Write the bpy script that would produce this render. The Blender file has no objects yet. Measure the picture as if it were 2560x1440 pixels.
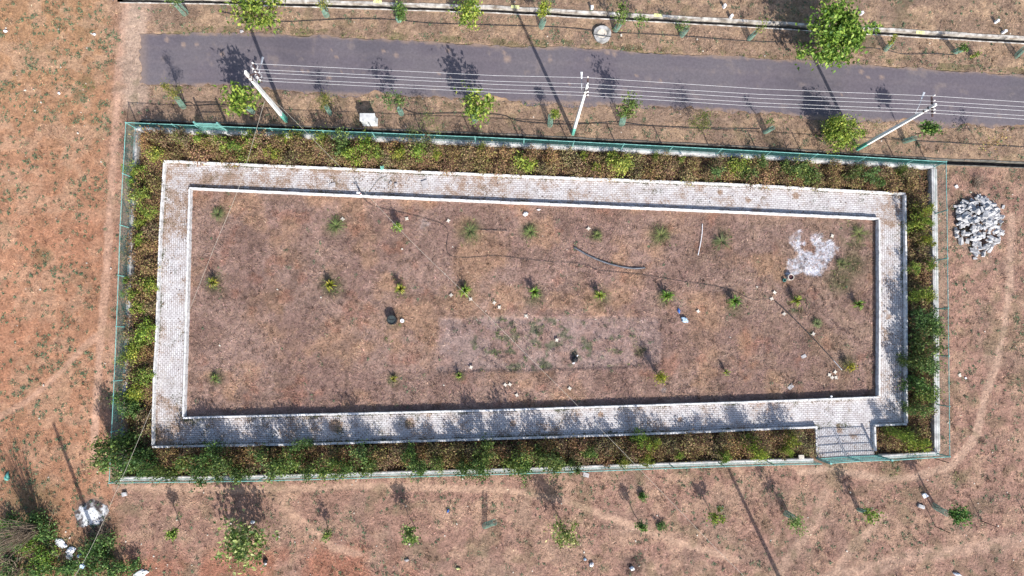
import bpy, math, random
import numpy as np
from mathutils import Matrix, Vector

random.seed(7)
rng = np.random.RandomState(11)
R = math.radians
sc = bpy.context.scene
col = sc.collection

# ------------------------------------------------------------------ camera, sky, sun, exposure
F = 1750.0; H = 43.75                      # focal length in photo pixels (2560 wide), height above ground
RX, RY = R(4.248), R(-0.491)
cam_d = bpy.data.cameras.new('camera'); cam = bpy.data.objects.new('camera', cam_d)
col.objects.link(cam); sc.camera = cam
cam.location = (0, 0, H); cam.rotation_euler = (RX, RY, 0)
cam_d.sensor_width = 36.0; cam_d.lens = 36.0 * F / 2560.0
cam_d.clip_start = 0.5; cam_d.clip_end = 2000
sc.render.resolution_x = 1024; sc.render.resolution_y = 576

SUN_EL = R(40.0)
SX, SY = 0.41, -0.912                      # direction (in plan) towards the sun
w = bpy.data.worlds.new('World'); sc.world = w; w.use_nodes = True
nt = w.node_tree; bg = nt.nodes['Background']
sky = nt.nodes.new('ShaderNodeTexSky'); sky.sky_type = 'NISHITA'; sky.sun_disc = False
sky.sun_elevation = SUN_EL; sky.sun_rotation = math.atan2(SX, SY)
sky.air_density = 1.0; sky.dust_density = 1.6
nt.links.new(sky.outputs[0], bg.inputs[0]); bg.inputs[1].default_value = 0.13
sun_d = bpy.data.lights.new('sun', 'SUN'); sun_d.energy = 4.1; sun_d.angle = R(0.55); sun_d.color = (1, .96, .9)
sun = bpy.data.objects.new('sun', sun_d); col.objects.link(sun)
sdir = Vector((SX * math.cos(SUN_EL), SY * math.cos(SUN_EL), math.sin(SUN_EL)))
sun.rotation_euler = sdir.to_track_quat('Z', 'Y').to_euler()
sc.view_settings.view_transform = 'Standard'; sc.view_settings.look = 'None'
sc.view_settings.exposure = 0.88; sc.view_settings.gamma = 1

# ------------------------------------------------------------------ photo pixel <-> real ground
Rm = (Matrix.Rotation(RY, 3, 'Y') @ Matrix.Rotation(RX, 3, 'X'))
Rn = np.array(Rm)
def at(px, py, z=0.0):
    d = Rm @ Vector(((px - 1280) / F, -(py - 720) / F, -1))
    t = (z - H) / d.z
    return Vector((d.x * t, d.y * t, z))
def to_px(x, y, z=0.0):
    p = np.stack([x, y, np.zeros_like(x) + z - H], -1) @ Rn
    return 1280 + F * p[..., 0] / -p[..., 2], 720 - F * p[..., 1] / -p[..., 2]

# ------------------------------------------------------------------ object helpers
def tag(o, label=None, cat=None, group=None, kind=None):
    if label: o['label'] = label
    if cat: o['category'] = cat
    if group: o['group'] = group
    if kind: o['kind'] = kind
    return o
def thing(name, label, cat, loc, group=None, rz=0):
    o = bpy.data.objects.new(name, None); col.objects.link(o)
    o.location = loc; o.rotation_euler = (0, 0, rz); o.empty_display_size = .2
    return tag(o, label, cat, group)
def link(name, me, mat=None, parent=None, color=None):
    o = bpy.data.objects.new(name, me); col.objects.link(o)
    if mat and not me.materials: me.materials.append(mat)
    if parent: o.parent = parent
    if color: o.color = (*color, 1)
    return o
def npmesh(name, V, Fc, smooth=False, colors=None, uv=None):
    """V (n,3); Fc (m,k) equal sized faces"""
    V = np.asarray(V, np.float32); Fc = np.asarray(Fc, np.int32)
    me = bpy.data.meshes.new(name)
    me.vertices.add(len(V)); me.vertices.foreach_set('co', V.ravel())
    m, k = Fc.shape
    me.loops.add(m * k); me.loops.foreach_set('vertex_index', Fc.ravel())
    me.polygons.add(m)
    me.polygons.foreach_set('loop_start', np.arange(0, m * k, k, dtype=np.int32))
    me.polygons.foreach_set('loop_total', np.full(m, k, np.int32))
    if smooth: me.polygons.foreach_set('use_smooth', np.ones(m, bool))
    if colors is not None:
        a = me.color_attributes.new('Col', 'FLOAT_COLOR', 'POINT')
        c = np.ones((len(V), 4), np.float32); c[:, :3] = colors
        a.data.foreach_set('color', c.ravel())
    if uv is not None:
        l = me.uv_layers.new(name='UVMap')
        l.data.foreach_set('uv', np.asarray(uv, np.float32)[Fc.ravel()].ravel())
    me.update(calc_edges=True); me.validate()
    return me

class MB:
    """collects boxes, bars and tubes into one mesh"""
    def __init__(s): s.v = []; s.f = []
    def poly(s, vs, fs):
        n = len(s.v); s.v += [tuple(v) for v in vs]; s.f += [tuple(i + n for i in f) for f in fs]; return s
    def box(s, c, size, rot=None, jit=0):
        c = Vector(c); hx, hy, hz = [a / 2 for a in size]; vs = []
        for x in (-hx, hx):
            for y in (-hy, hy):
                for z in (-hz, hz):
                    v = Vector((x, y, z))
                    if jit: v += Vector([random.uniform(-jit, jit) * q for q in size])
                    if rot is not None: v = rot @ v
                    vs.append(c + v)
        return s.poly(vs, [(0, 1, 3, 2), (4, 6, 7, 5), (0, 4, 5, 1), (2, 3, 7, 6), (0, 2, 6, 4), (1, 5, 7, 3)])
    def tube(s, pts, r, n=6, cap=True):
        pts = [Vector(p) for p in pts]
        rr = r if isinstance(r, (list, tuple)) else [r] * len(pts)
        rings = []; n0 = len(s.v)
        for i, p in enumerate(pts):
            a = pts[max(i - 1, 0)]; b = pts[min(i + 1, len(pts) - 1)]
            d = (b - a).normalized() if (b - a).length > 1e-9 else Vector((0, 0, 1))
            up = Vector((0, 0, 1)) if abs(d.z) < .9 else Vector((1, 0, 0))
            u = d.cross(up).normalized(); v = d.cross(u)
            for k in range(n):
                t = 2 * math.pi * k / n
                s.v.append(tuple(p + (u * math.cos(t) + v * math.sin(t)) * rr[i]))
        for i in range(len(pts) - 1):
            for k in range(n):
                a = n0 + i * n + k; b = n0 + i * n + (k + 1) % n
                s.f.append((a, b, b + n, a + n))
        if cap:
            s.f.append(tuple(n0 + k for k in range(n))[::-1])
            s.f.append(tuple(n0 + (len(pts) - 1) * n + k for k in range(n)))
        return s
    def beam(s, a, b, wdt, hgt, wb=None, hb=None):
        a = Vector(a); b = Vector(b); d = (b - a).normalized()
        up = Vector((0, 0, 1)) if abs(d.z) < .9 else Vector((0, 1, 0))
        u = d.cross(up).normalized(); v = u.cross(d).normalized()
        wb = wb or wdt; hb = hb or hgt; vs = []
        for p, ww, hh in ((a, wdt, hgt), (b, wb, hb)):
            for i, j in ((-1, -1), (1, -1), (1, 1), (-1, 1)):
                vs.append(p + u * ww / 2 * i + v * hh / 2 * j)
        return s.poly(vs, [(3, 2, 1, 0), (4, 5, 6, 7), (0, 1, 5, 4), (1, 2, 6, 5), (2, 3, 7, 6), (3, 0, 4, 7)])
    def build(s, name, mat, parent=None, smooth=False, bevel=0, color=None):
        me = bpy.data.meshes.new(name); me.from_pydata(s.v, [], s.f); me.update()
        if smooth: me.polygons.foreach_set('use_smooth', [True] * len(me.polygons))
        if bevel:
            import bmesh
            bm = bmesh.new(); bm.from_mesh(me)
            bmesh.ops.bevel(bm, geom=list(bm.edges), offset=bevel, segments=1, affect='EDGES')
            bm.to_mesh(me); bm.free()
        return link(name, me, mat, parent, color)

# ------------------------------------------------------------------ numpy noise
_T = np.random.RandomState(3).rand(8, 257, 257); _T[:, 256, :] = _T[:, 0, :]; _T[:, :, 256] = _T[:, :, 0]
def vn(x, y, s, k=0):
    x = np.asarray(x) / s + 37.3 * k + 1000; y = np.asarray(y) / s + 11.7 * k + 1000
    xi = np.floor(x).astype(int); yi = np.floor(y).astype(int); fx = x - xi; fy = y - yi
    fx = fx * fx * (3 - 2 * fx); fy = fy * fy * (3 - 2 * fy); xi %= 256; yi %= 256; T = _T[k % 8]
    return (T[xi, yi] * (1 - fx) + T[xi + 1, yi] * fx) * (1 - fy) + (T[xi, yi + 1] * (1 - fx) + T[xi + 1, yi + 1] * fx) * fy
def fbm(x, y, s, k=0, o=4):
    t = 0; a = 1; n = 0
    for i in range(o):
        t = t + a * vn(x, y, s / 2 ** i, k + i); n += a; a *= .55
    return t / n
def sst(a, b, x):
    t = np.clip((x - a) / (b - a), 0, 1); return t * t * (3 - 2 * t)
def seg_dist(px, py, pts):
    d = np.full(np.shape(px), 1e9)
    for (x0, y0), (x1, y1) in zip(pts[:-1], pts[1:]):
        dx, dy = x1 - x0, y1 - y0
        t = np.clip(((px - x0) * dx + (py - y0) * dy) / max(dx * dx + dy * dy, 1e-12), 0, 1)
        d = np.minimum(d, np.hypot(px - x0 - t * dx, py - y0 - t * dy))
    return d
def in_poly(px, py, P):
    r = np.zeros(np.shape(px), bool); n = len(P); j = n - 1
    for i in range(n):
        xi, yi = P[i][:2]; xj, yj = P[j][:2]
        c = ((yi > py) != (yj > py)) & (px < (xj - xi) * (py - yi) / (yj - yi + 1e-12) + xi)
        r ^= c; j = i
    return r
def lin(c):
    c = np.asarray(c, float) / 255
    return np.where(c <= .04045, c / 12.92, ((c + .055) / 1.055) ** 2.4)
KEXP = 2.05
def alb(r, g, b): return lin((r, g, b)) / KEXP      # surface colour that reads as this in sunlight

# ------------------------------------------------------------------ materials
def mat(name, base=(.5, .5, .5), rough=.8, metal=0, noise=None, nscale=8, namt=.25, bump=0, bscale=30, spec=.3, coords='Object'):
    m = bpy.data.materials.new(name); m.use_nodes = True; t = m.node_tree
    b = t.nodes['Principled BSDF']; b.inputs['Roughness'].default_value = rough
    b.inputs['Metallic'].default_value = metal; b.inputs['Specular IOR Level'].default_value = spec
    tc = t.nodes.new('ShaderNodeTexCoord')
    n = t.nodes.new('ShaderNodeTexNoise'); n.inputs['Scale'].default_value = nscale; n.inputs['Detail'].default_value = 6
    t.links.new(tc.outputs[coords], n.inputs['Vector'])
    r = t.nodes.new('ShaderNodeValToRGB')
    r.color_ramp.elements[0].position = .32; r.color_ramp.elements[1].position = .68
    lo = [c * (1 - namt) for c in base]; hi = [min(1, c * (1 + namt)) for c in base]
    if noise: lo = noise
    r.color_ramp.elements[0].color = (*lo, 1); r.color_ramp.elements[1].color = (*hi, 1)
    t.links.new(n.outputs['Fac'], r.inputs[0]); t.links.new(r.outputs[0], b.inputs['Base Color'])
    if bump:
        n2 = t.nodes.new('ShaderNodeTexNoise'); n2.inputs['Scale'].default_value = bscale; n2.inputs['Detail'].default_value = 5
        t.links.new(tc.outputs[coords], n2.inputs['Vector'])
        bp = t.nodes.new('ShaderNodeBump'); bp.inputs['Strength'].default_value = .8; bp.inputs['Distance'].default_value = bump
        t.links.new(n2.outputs['Fac'], bp.inputs['Height']); t.links.new(bp.outputs[0], b.inputs['Normal'])
    return m
def mixrgb(t, a, b, fac, mode='MIX'):
    n = t.nodes.new('ShaderNodeMix'); n.data_type = 'RGBA'; n.blend_type = mode
    for s, v in ((6, a), (7, b), (0, fac)):
        if hasattr(v, 'is_linked') or hasattr(v, 'node'): t.links.new(v, n.inputs[s])
        elif s == 0: n.inputs[0].default_value = v
        else: n.inputs[s].default_value = (*v, 1)
    return n.outputs[2]
def ramp(t, src, stops):
    r = t.nodes.new('ShaderNodeValToRGB'); e = r.color_ramp.elements
    e[0].position, e[0].color = stops[0][0], (*stops[0][1], 1)
    e[1].position, e[1].color = stops[-1][0], (*stops[-1][1], 1)
    for p, c in stops[1:-1]:
        q = e.new(p); q.color = (*c, 1)
    t.links.new(src, r.inputs[0]); return r.outputs[0]
def noise_node(t, vec, scale, detail=5, rough=.6):
    n = t.nodes.new('ShaderNodeTexNoise'); n.inputs['Scale'].default_value = scale
    n.inputs['Detail'].default_value = detail; n.inputs['Roughness'].default_value = rough
    t.links.new(vec, n.inputs['Vector']); return n.outputs['Fac']
def attr_mat(name, fine=(.62, 1.38), fscale=9, bump=.05, bscale=14, rough=.95):
    """surface whose colour is stored on its vertices, broken up by fine procedural noise"""
    m = bpy.data.materials.new(name); m.use_nodes = True; t = m.node_tree
    b = t.nodes['Principled BSDF']; b.inputs['Roughness'].default_value = rough; b.inputs['Specular IOR Level'].default_value = .15
    a = t.nodes.new('ShaderNodeAttribute'); a.attribute_name = 'Col'
    tc = t.nodes.new('ShaderNodeTexCoord'); v = tc.outputs['Object']
    f1 = noise_node(t, v, fscale, 8, .75)
    k = ramp(t, f1, [(.3, (fine[0],) * 3), (.7, (fine[1], fine[1], fine[1]))])
    c = mixrgb(t, a.outputs['Color'], k, 1.0, 'MULTIPLY')
    t.links.new(c, b.inputs['Base Color'])
    if bump:
        bp = t.nodes.new('ShaderNodeBump'); bp.inputs['Strength'].default_value = 1; bp.inputs['Distance'].default_value = bump
        t.links.new(noise_node(t, v, bscale, 6, .7), bp.inputs['Height']); t.links.new(bp.outputs[0], b.inputs['Normal'])
    return m
def leaf_mat(name, stops, rough=.55, trans=.3, tint=True):
    m = bpy.data.materials.new(name); m.use_nodes = True; t = m.node_tree
    b = t.nodes['Principled BSDF']; b.inputs['Roughness'].default_value = rough; b.inputs['Specular IOR Level'].default_value = .35
    g = t.nodes.new('ShaderNodeNewGeometry')
    c = ramp(t, g.outputs['Random Per Island'], stops)
    if tint:
        oi = t.nodes.new('ShaderNodeObjectInfo'); c = mixrgb(t, c, oi.outputs['Color'], 1.0, 'MULTIPLY')
    t.links.new(c, b.inputs['Base Color'])
    tr = t.nodes.new('ShaderNodeBsdfTranslucent'); t.links.new(c, tr.inputs['Color'])
    mx = t.nodes.new('ShaderNodeMixShader'); mx.inputs[0].default_value = trans
    t.links.new(b.outputs[0], mx.inputs[1]); t.links.new(tr.outputs[0], mx.inputs[2])
    t.links.new(mx.outputs[0], t.nodes['Material Output'].inputs[0])
    return m
M = {}
M['ground'] = attr_mat('ground_soil', (.55, 1.45), 7, .05, 11)
M['blade'] = attr_mat('straw', (.95, 1.05), 3, 0)
M['conc'] = mat('weathered_concrete', (.33, .32, .31), .9, noise=(.13, .125, .115), nscale=3.5, bump=.01, bscale=25)
M['concl'] = mat('pale_concrete', (.47, .46, .45), .9, noise=(.30, .29, .28), nscale=2.5, bump=.01, bscale=25)
M['concd'] = mat('dirty_shaded_concrete', (.15, .14, .12), .9, noise=(.07, .065, .055), nscale=3.5)  # dirty concrete, darkened so the fence wall's shadow is in the drain coping colour
M['kerb'] = mat('kerb_concrete', (.56, .55, .55), .85, noise=(.36, .35, .34), nscale=4.5, bump=.008, bscale=20)
M['coping'] = mat('drain_coping', (.46, .43, .39), .85, noise=(.18, .15, .12), nscale=2.5, bump=.008)
M['drain'] = mat('drain_inside', (.10, .085, .075), .95, noise=(.04, .033, .03), nscale=4, bump=.02)
M['green'] = mat('green_paint', (.15, .34, .31), .5, nscale=5, namt=.3)
M['green_wire'] = mat('green_wire', (.04, .16, .14), .5, nscale=5, namt=.3)
M['net'] = mat('green_net', (.15, .25, .195), .7, nscale=5, namt=.3)
M['pole'] = mat('pole_concrete', (.62, .62, .60), .8, nscale=2.5, namt=.14, bump=.004)
M['polegreen'] = mat('pole_green_paint', (.13, .42, .33), .7, nscale=6, namt=.4)
M['steel'] = mat('galvanised_steel', (.36, .38, .41), .45, .6, nscale=8, namt=.15)
M['rust'] = mat('rusty_steel', (.07, .04, .035), .8, nscale=9, namt=.4)
M['wire'] = mat('aluminium_wire', (.62, .62, .62), .5, .2, nscale=2, namt=.1)
M['cable'] = mat('pale_cable', (.46, .42, .35), .7, nscale=2, namt=.1)
M['insul'] = mat('porcelain', (.7, .66, .62), .3, nscale=3, namt=.1)
M['black'] = mat('black_plastic', (.02, .02, .022), .5, nscale=5, namt=.4)
M['pipegrey'] = mat('grey_pipe', (.09, .095, .11), .45, nscale=5, namt=.3)
M['bark'] = mat('bark', (.14, .10, .07), .9, nscale=12, namt=.4)
M['twig'] = mat('bare_twig', (.20, .155, .115), .9, nscale=6, namt=.35)
M['stone'] = mat('granite', (.44, .435, .44), .85, noise=(.20, .195, .195), nscale=5, bump=.01, bscale=14)
M['cream'] = mat('cream_block', (.50, .45, .385), .85, nscale=9, namt=.18)
M['slab'] = mat('grey_slab', (.33, .31, .31), .85, nscale=7, namt=.2)
M['white'] = mat('white_plastic', (.72, .72, .74), .5, nscale=7, namt=.12)
M['blue'] = mat('blue_cloth', (.05, .13, .38), .7, nscale=9, namt=.3)
M['sky_bag'] = mat('pale_blue_plastic', (.36, .47, .58), .5, nscale=9, namt=.2)
M['teal'] = mat('teal_plastic', (.12, .36, .30), .5, nscale=9, namt=.2)
M['red'] = mat('dark_red_paint', (.25, .03, .035), .5, nscale=9, namt=.2)
M['pot'] = mat('maroon_lining', (.055, .018, .024), .6, nscale=9, namt=.3)
M['yellow'] = mat('yellow_paint', (.72, .70, .30), .8, nscale=12, namt=.1)
M['marking'] = mat('stencil_black', (.14, .14, .10), .8, nscale=12, namt=.2)
M['box'] = mat('box_grey_paint', (.46, .46, .45), .7, nscale=5, namt=.12, noise=(.35, .35, .35))
M['boxplinth'] = mat('box_white_plinth', (.62, .64, .64), .7, nscale=5, namt=.1)
M['ironlid'] = mat('dark_iron', (.035, .045, .045), .5, nscale=9, namt=.5)
G_Y = [(0, (.06, .11, .02)), (.35, (.15, .22, .035)), (.75, (.30, .36, .06)), (1, (.46, .44, .10))]
G_D = [(0, (.035, .07, .02)), (.5, (.085, .15, .04)), (.85, (.16, .24, .06)), (1, (.30, .34, .11))]
G_B = [(0, (.07, .04, .026)), (.3, (.18, .11, .066)), (.64, (.31, .195, .11)), (.84, (.24, .21, .08)), (1, (.33, .34, .11))]
G_P = [(0, (.06, .11, .03)), (.5, (.20, .27, .06)), (.8, (.42, .42, .16)), (1, (.6, .55, .28))]
M['leaf_y'] = leaf_mat('leaf_yellow_green', G_Y)
M['leaf_d'] = leaf_mat('leaf_deep_green', G_D)
M['leaf_b'] = leaf_mat('leaf_dry_brown', G_B, .8, .15)
M['leaf_w'] = leaf_mat('leaf_grey_green', [(0, (.05, .085, .045)), (.5, (.10, .15, .085)), (1, (.20, .26, .14))], .8, .15)
M['leaf_p'] = leaf_mat('leaf_pale', G_P)
M['litter'] = leaf_mat('litter_leaf', [(0, (.06, .035, .025)), (.5, (.17, .10, .065)), (1, (.30, .20, .12))], .9, .05)
M['ash'] = attr_mat('ash', (.7, 1.25), 14, .03, 20)

# ------------------------------------------------------------------ plan of the place (photo pixels)
NADIR = (1265, 850)
NR = [(314, 306), (560, 316), (1240, 344), (1860, 375), (2366, 404)]          # fence rails, z 1.7
SR = [(272, 1208), (600, 1204), (1260, 1186), (1920, 1163), (2056, 1160)]
SR2 = [(2233, 1151), (2375, 1142)]
WR = [(314, 306), (306, 440), (300, 560), (291, 800), (284, 960), (272, 1208)]
ER = [(2366, 404), (2368, 525), (2371, 770), (2374, 1015), (2375, 1142)]
ZR, ZW = 1.7, .5
ZK = .40; ZP = .12                                                            # kerb top, path
OUT_N = [(410, 402), (1240, 437), (1880, 462), (2264, 484)]
OUT_W = [(410, 402), (399, 584), (390, 837), (384, 945), (380, 1117)]
OUT_S = [(380, 1118), (780, 1111), (1240, 1098), (1666, 1084), (2044, 1068)]
OUT_E = [(2264, 484), (2267, 760), (2268, 1061)]
IN_N = [(473, 470), (600, 476), (1240, 504), (1880, 531), (2199, 546)]
IN_W = [(473, 470), (466, 750), (457, 1045)]
IN_S = [(457, 1045), (1240, 1026), (1920, 1004), (2199, 993)]
IN_E = [(2199, 546), (2200, 760), (2199, 993)]
def wl(pts, z): return [at(x, y, z) for x, y in pts]
def xy(v): return (v.x, v.y)
def interp(pts, t):
    """point at fraction t of a polyline of Vectors"""
    L = [0]
    for a, b in zip(pts[:-1], pts[1:]): L.append(L[-1] + (b - a).length)
    d = t * L[-1]
    for i in range(len(pts) - 1):
        if d <= L[i + 1] + 1e-9:
            return pts[i].lerp(pts[i + 1], (d - L[i]) / (L[i + 1] - L[i]))
    return pts[-1].copy()
def plen(pts): return sum((b - a).length for a, b in zip(pts[:-1], pts[1:]))
P_out = [xy(v) for v in wl(OUT_N, ZK) + wl(OUT_E, ZK)[1:] + wl([(2188, 1064)], ZK) + wl([(2044, 1068)], ZK) + wl(OUT_S, ZK)[::-1][1:] + wl(OUT_W, ZK)[::-1][1:]]
P_in = [xy(v) for v in wl(IN_N, ZK) + wl(IN_E, ZK)[1:] + wl(IN_S, ZK)[::-1][1:] + wl(IN_W, ZK)[::-1][1:]]
fence_xy = [xy(v) for v in wl(NR, ZR) + wl(ER, ZR)[1:] + wl(SR2, ZR)[::-1][1:] + wl(SR, ZR)[::-1] + wl(WR, ZR)[::-1][1:]]
ENTRY = [xy(v) for v in wl([(2044, 1068), (2188, 1064), (2191, 1136), (2046, 1142)], ZK)]

ROAD_T = [(352, 84), (560, 83), (810, 90), (993, 100), (1280, 116), (1440, 118), (1573, 128), (1860, 143), (2060, 155), (2360, 175), (2560, 188), (2900, 210)]
ROAD_B = [(352, 214), (567, 214), (727, 231), (893, 238), (1093, 245), (1260, 254), (1460, 260), (1623, 267), (1860, 281), (2027, 294), (2293, 308), (2560, 320), (2900, 340)]
UP_DRAIN = [(300, 0), (560, 4), (700, 9), (1240, 26), (1900, 63), (2560, 103), (3000, 130)]
LO_DRAIN = [(352, 307), (560, 315), (1280, 344), (1900, 376), (2330, 404), (2560, 413), (3000, 433)]
ROAD_W = [xy(at(*p)) for p in ROAD_T] + [xy(at(*p)) for p in ROAD_B][::-1]
UPD = [xy(at(*p)) for p in UP_DRAIN]; LOD = [xy(at(*p)) for p in LO_DRAIN]
DW = .15                                                                      # half width of a drain channel

TRACKS = [  # pts, half width px, strength, colour
    ([(330, -60), (312, 60), (299, 150), (290, 300), (283, 420), (272, 560), (266, 700), (252, 850), (244, 960), (236, 1080), (236, 1160)], 9, .85, (226, 182, 156)),
    ([(262, 690), (255, 830), (205, 872), (160, 922), (110, 970), (50, 1015), (-60, 1070)], 8, .85, (224, 178, 150)),
    ([(345, -50), (338, 60), (335, 130), (342, 215), (330, 250)], 30, .8, (214, 186, 164)),
    ([(290, 1218), (600, 1226), (900, 1214), (1250, 1224), (1400, 1248), (1500, 1285), (1650, 1340), (1840, 1400)], 8, .75, (222, 184, 158)),
    ([(690, 1240), (745, 1295), (830, 1370), (900, 1385)], 9, .75, (220, 180, 154)),
    ([(2530, 540), (2522, 750), (2495, 900), (2460, 1000), (2440, 1090), (2380, 1165), (2290, 1193), (2200, 1196), (2080, 1172), (2000, 1180)], 9, .75, (222, 186, 162)),
    ([(2062, 1235), (2040, 1300), (1985, 1380), (1930, 1460)], 12, .62, (218, 182, 158)),
    ([(2210, 1290), (2130, 1370), (2070, 1460)], 12, .62, (218, 182, 158)),
    ([(2060, 1450), (2250, 1400), (2420, 1370), (2600, 1345)], 16, .6, (220, 184, 160)),
]
LAWN_PATCH = [(1098, 796), (1650, 790), (1660, 915), (1330, 926), (1095, 930)]
GREENSPOTS = [(545, 535, 30), (840, 562, 38), (1175, 580, 42), (1325, 578, 32), (1490, 588, 22), (1650, 592, 38), (1800, 605, 38), (2140, 590, 45), (2130, 660, 40),
              (540, 710, 34), (828, 715, 40), (1003, 722, 28), (1163, 730, 30), (1335, 740, 34), (1500, 745, 34), (1665, 745, 30), (1832, 760, 34), (1985, 755, 36), (2040, 800, 22),
              (540, 945, 25), (985, 948, 22), (1150, 940, 18), (1650, 945, 28), (985, 800, 26), (970, 848, 12), (2120, 910, 26), (1600, 880, 16), (2100, 700, 40)]
def ground_color(x, y):
    px, py = to_px(x, y)
    def C(*c): return np.array(alb(*c))
    n1 = fbm(x, y, 3.2, 0); n2 = fbm(x, y, .9, 2); n3 = fbm(x, y, .28, 4, 3); n4 = fbm(x, y, 7, 5)
    e = lambda a: a[..., None]
    base = e(np.ones_like(n1)) * C(190, 150, 132)
    # redder, barer soil towards the west field
    west = sst(330, 240, px + 30 * (n4 - .5)) * sst(-2500, -300, py)
    orange = (C(206, 160, 122) * e(sst(520, 60, py + 120 * (n4 - .5))) + C(204, 152, 120) * e(1 - sst(520, 60, py + 120 * (n4 - .5)))) * e(west) + base * e(1 - west)
    base = orange
    straw = e(sst(.44, .64, n2) * (.5 + .15 * west * sst(700, 0, py) - .15 * west))
    base = base * (1 - straw) + C(208, 174, 146) * straw
    red = e(west * sst(.48, .72, n1) * .3 * sst(60, 420, py))
    base = base * (1 - red) + C(206, 138, 106) * red
    # verges by the road
    v = e(sst(345, 400, px) * (py < 420) * 1.0)
    vc = C(182, 154, 130) * (1 - e(sst(.4, .7, n2))) + C(203, 171, 140) * e(sst(.4, .7, n2))
    base = base * (1 - v * .85) + vc * v * .85
    # bottom rubble belt, red soil
    bt = e(sst(1330, 1420, py + 60 * (n1 - .5)) * sst(1150, 950, px) * sst(180, 300, px) * sst(.38, .6, fbm(x, y, 2.2, 6)))
    base = base * (1 - bt * .8) + C(196, 134, 108) * bt * .8
    dark = e(sst(.52, .72, fbm(x, y, 1.7, 1)) * (1 - west) * .45)
    base = base * (1 - dark) + C(152, 128, 114) * dark
    # tracks
    for pts, wd, st, c in TRACKS:
        d = seg_dist(px, py, pts) + (n2 - .5) * wd * 1.5
        k = e(np.clip(sst(wd * 1.5, wd * .5, d) * st, 0, 1)); base = base * (1 - k) + C(*c) * k
    # beds, lawn
    infence = in_poly(x, y, fence_xy); inlawn = in_poly(x, y, P_in)
    bed = C(112, 88, 72) * (1 - e(sst(.4, .65, n2))) + C(150, 120, 98) * e(sst(.4, .65, n2))
    base = np.where(e(infence), bed, base)
    lc = C(184, 152, 138) * np.ones_like(base)
    k = e(sst(.42, .66, n1)); lc = lc * (1 - k) + C(168, 136, 124) * k
    k = e(sst(.52, .72, fbm(x, y, 2.4, 3)) * .8); lc = lc * (1 - k) + C(196, 156, 128) * k
    k = e(sst(.55, .72, fbm(x, y, 1.3, 7)) * .55); lc = lc * (1 - k) + C(140, 113, 100) * k
    k = e(sst(.62, .78, fbm(x, y, 1.0, 6)) * .35); lc = lc * (1 - k) + C(186, 126, 102) * k
    k = e(sst(1500, 2100, px) * .3 * sst(.4, .6, n2)); lc = lc * (1 - k) + C(150, 128, 98) * k
    lpd = np.where(in_poly(px, py, LAWN_PATCH), 1, -1) * seg_dist(px, py, LAWN_PATCH + LAWN_PATCH[:1]) + 26 * (fbm(x, y, 1.2, 3) - .5); lp = e(sst(-5, 9, lpd) * (.85 + .15 * sst(1640, 1350, px)))
    pc = C(186, 160, 152) * (1 - e(sst(.45, .7, n2))) + C(170, 140, 130) * e(sst(.45, .7, n2))
    lc = lc * (1 - lp * .85) + pc * lp * .85
    g = np.zeros_like(n1)
    for gx, gy, gr in GREENSPOTS:
        g = np.maximum(g, sst(gr * 1.25, gr * .2, np.hypot(px - gx, py - gy)) * .8)
    g = e(g * sst(.33, .6, n2)); lc = lc * (1 - g) + C(96, 98, 66) * g
    gp = lp * e(sst(.58, .68, fbm(x, y, .45, 1)) * sst(1140, 1200, px) * sst(1640, 1500, px)); lc = lc * (1 - gp * .7) + C(96, 112, 82) * gp * .7
    base = np.where(e(inlawn), lc, base)
    # white lime patches on the lawn
    lm = 0
    for lx, ly, lr in ((1995, 615, 22), (2042, 598, 18), (2060, 630, 22), (2008, 650, 28), (1990, 665, 20), (2030, 665, 22), (2062, 612, 14)):
        lm = np.maximum(lm, sst(lr * 2.0, lr * .2, np.hypot(px - lx, py - ly)))
    lm = e((lm > .04) * sst(0, .22, lm - .42 + 2.2 * (fbm(x * 1.1 + y * .8, y * .7 - x * .5, .8, 5, 6) - .52)) * (.35 + .65 * sst(.35, .55, fbm(x, y, .14, 2, 2)))); base = base * (1 - lm) + C(246, 244, 252) * lm
    lm2 = e(sst(.35, .8, np.maximum(sst(30, 0, np.hypot(px - 1062, py - 560)), sst(18, 0, np.hypot(px - 1660, py - 975))) * (.3 + n3)) * .35); base = base * (1 - lm2) + C(200, 196, 196) * lm2
    # green weedy ground
    gw = sst(.60, .70, fbm(x, y, 1.1, 2)) * .35 * (~inlawn) * (1 - .5 * west)
    for gx, gy, gr in ((215, 205, 22), (225, 215, 18), (80, 1270, 90), (60, 1350, 120), (230, 1400, 90), (2400, 1195, 25), (2230, 1170, 35), (200, 240, 20), (110, 640, 25)):
        gw = np.maximum(gw, sst(gr * 1.2, gr * .4, np.hypot(px - gx, py - gy)) * .5)
    gw = np.maximum(gw, (np.abs(seg_dist(px, py, ROAD_T) - 8) < 9) * .6 * sst(.5, .62, n2) * (px > 400))
    gw = e(gw * (.4 + n3)); base = base * (1 - gw) + C(92, 98, 62) * gw
    a = e(sst(95, 25, np.hypot((px - 2443) * 1.15, (py - 562) * .95) + 30 * (n3 - .5)) * .5); base = base * (1 - a) + C(176, 160, 152) * a
    # ash heap and burnt ground
    a = sst(58, 20, np.hypot((px - 228) * 1.0, (py - 1283) * 1.0) + 26 * (n3 - .5)); a = e(a)
    base = base * (1 - a * .8) + C(120, 112, 110) * a * .8
    a = e(sst(44, 10, np.hypot(px - 1582, py - 1410) + 30 * (n3 - .5)) * .75); base = base * (1 - a) + C(78, 66, 66) * a
    a = e(sst(46, 8, np.hypot(px - 235, py - 1335) + 30 * (n3 - .5)) * .7); base = base * (1 - a) + C(74, 60, 58) * a
    base = base * (e(.70 + .60 * n3) * e(.88 + .24 * n4) * e(.86 + .28 * n2))
    return np.clip(base, .01, .9)

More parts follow.
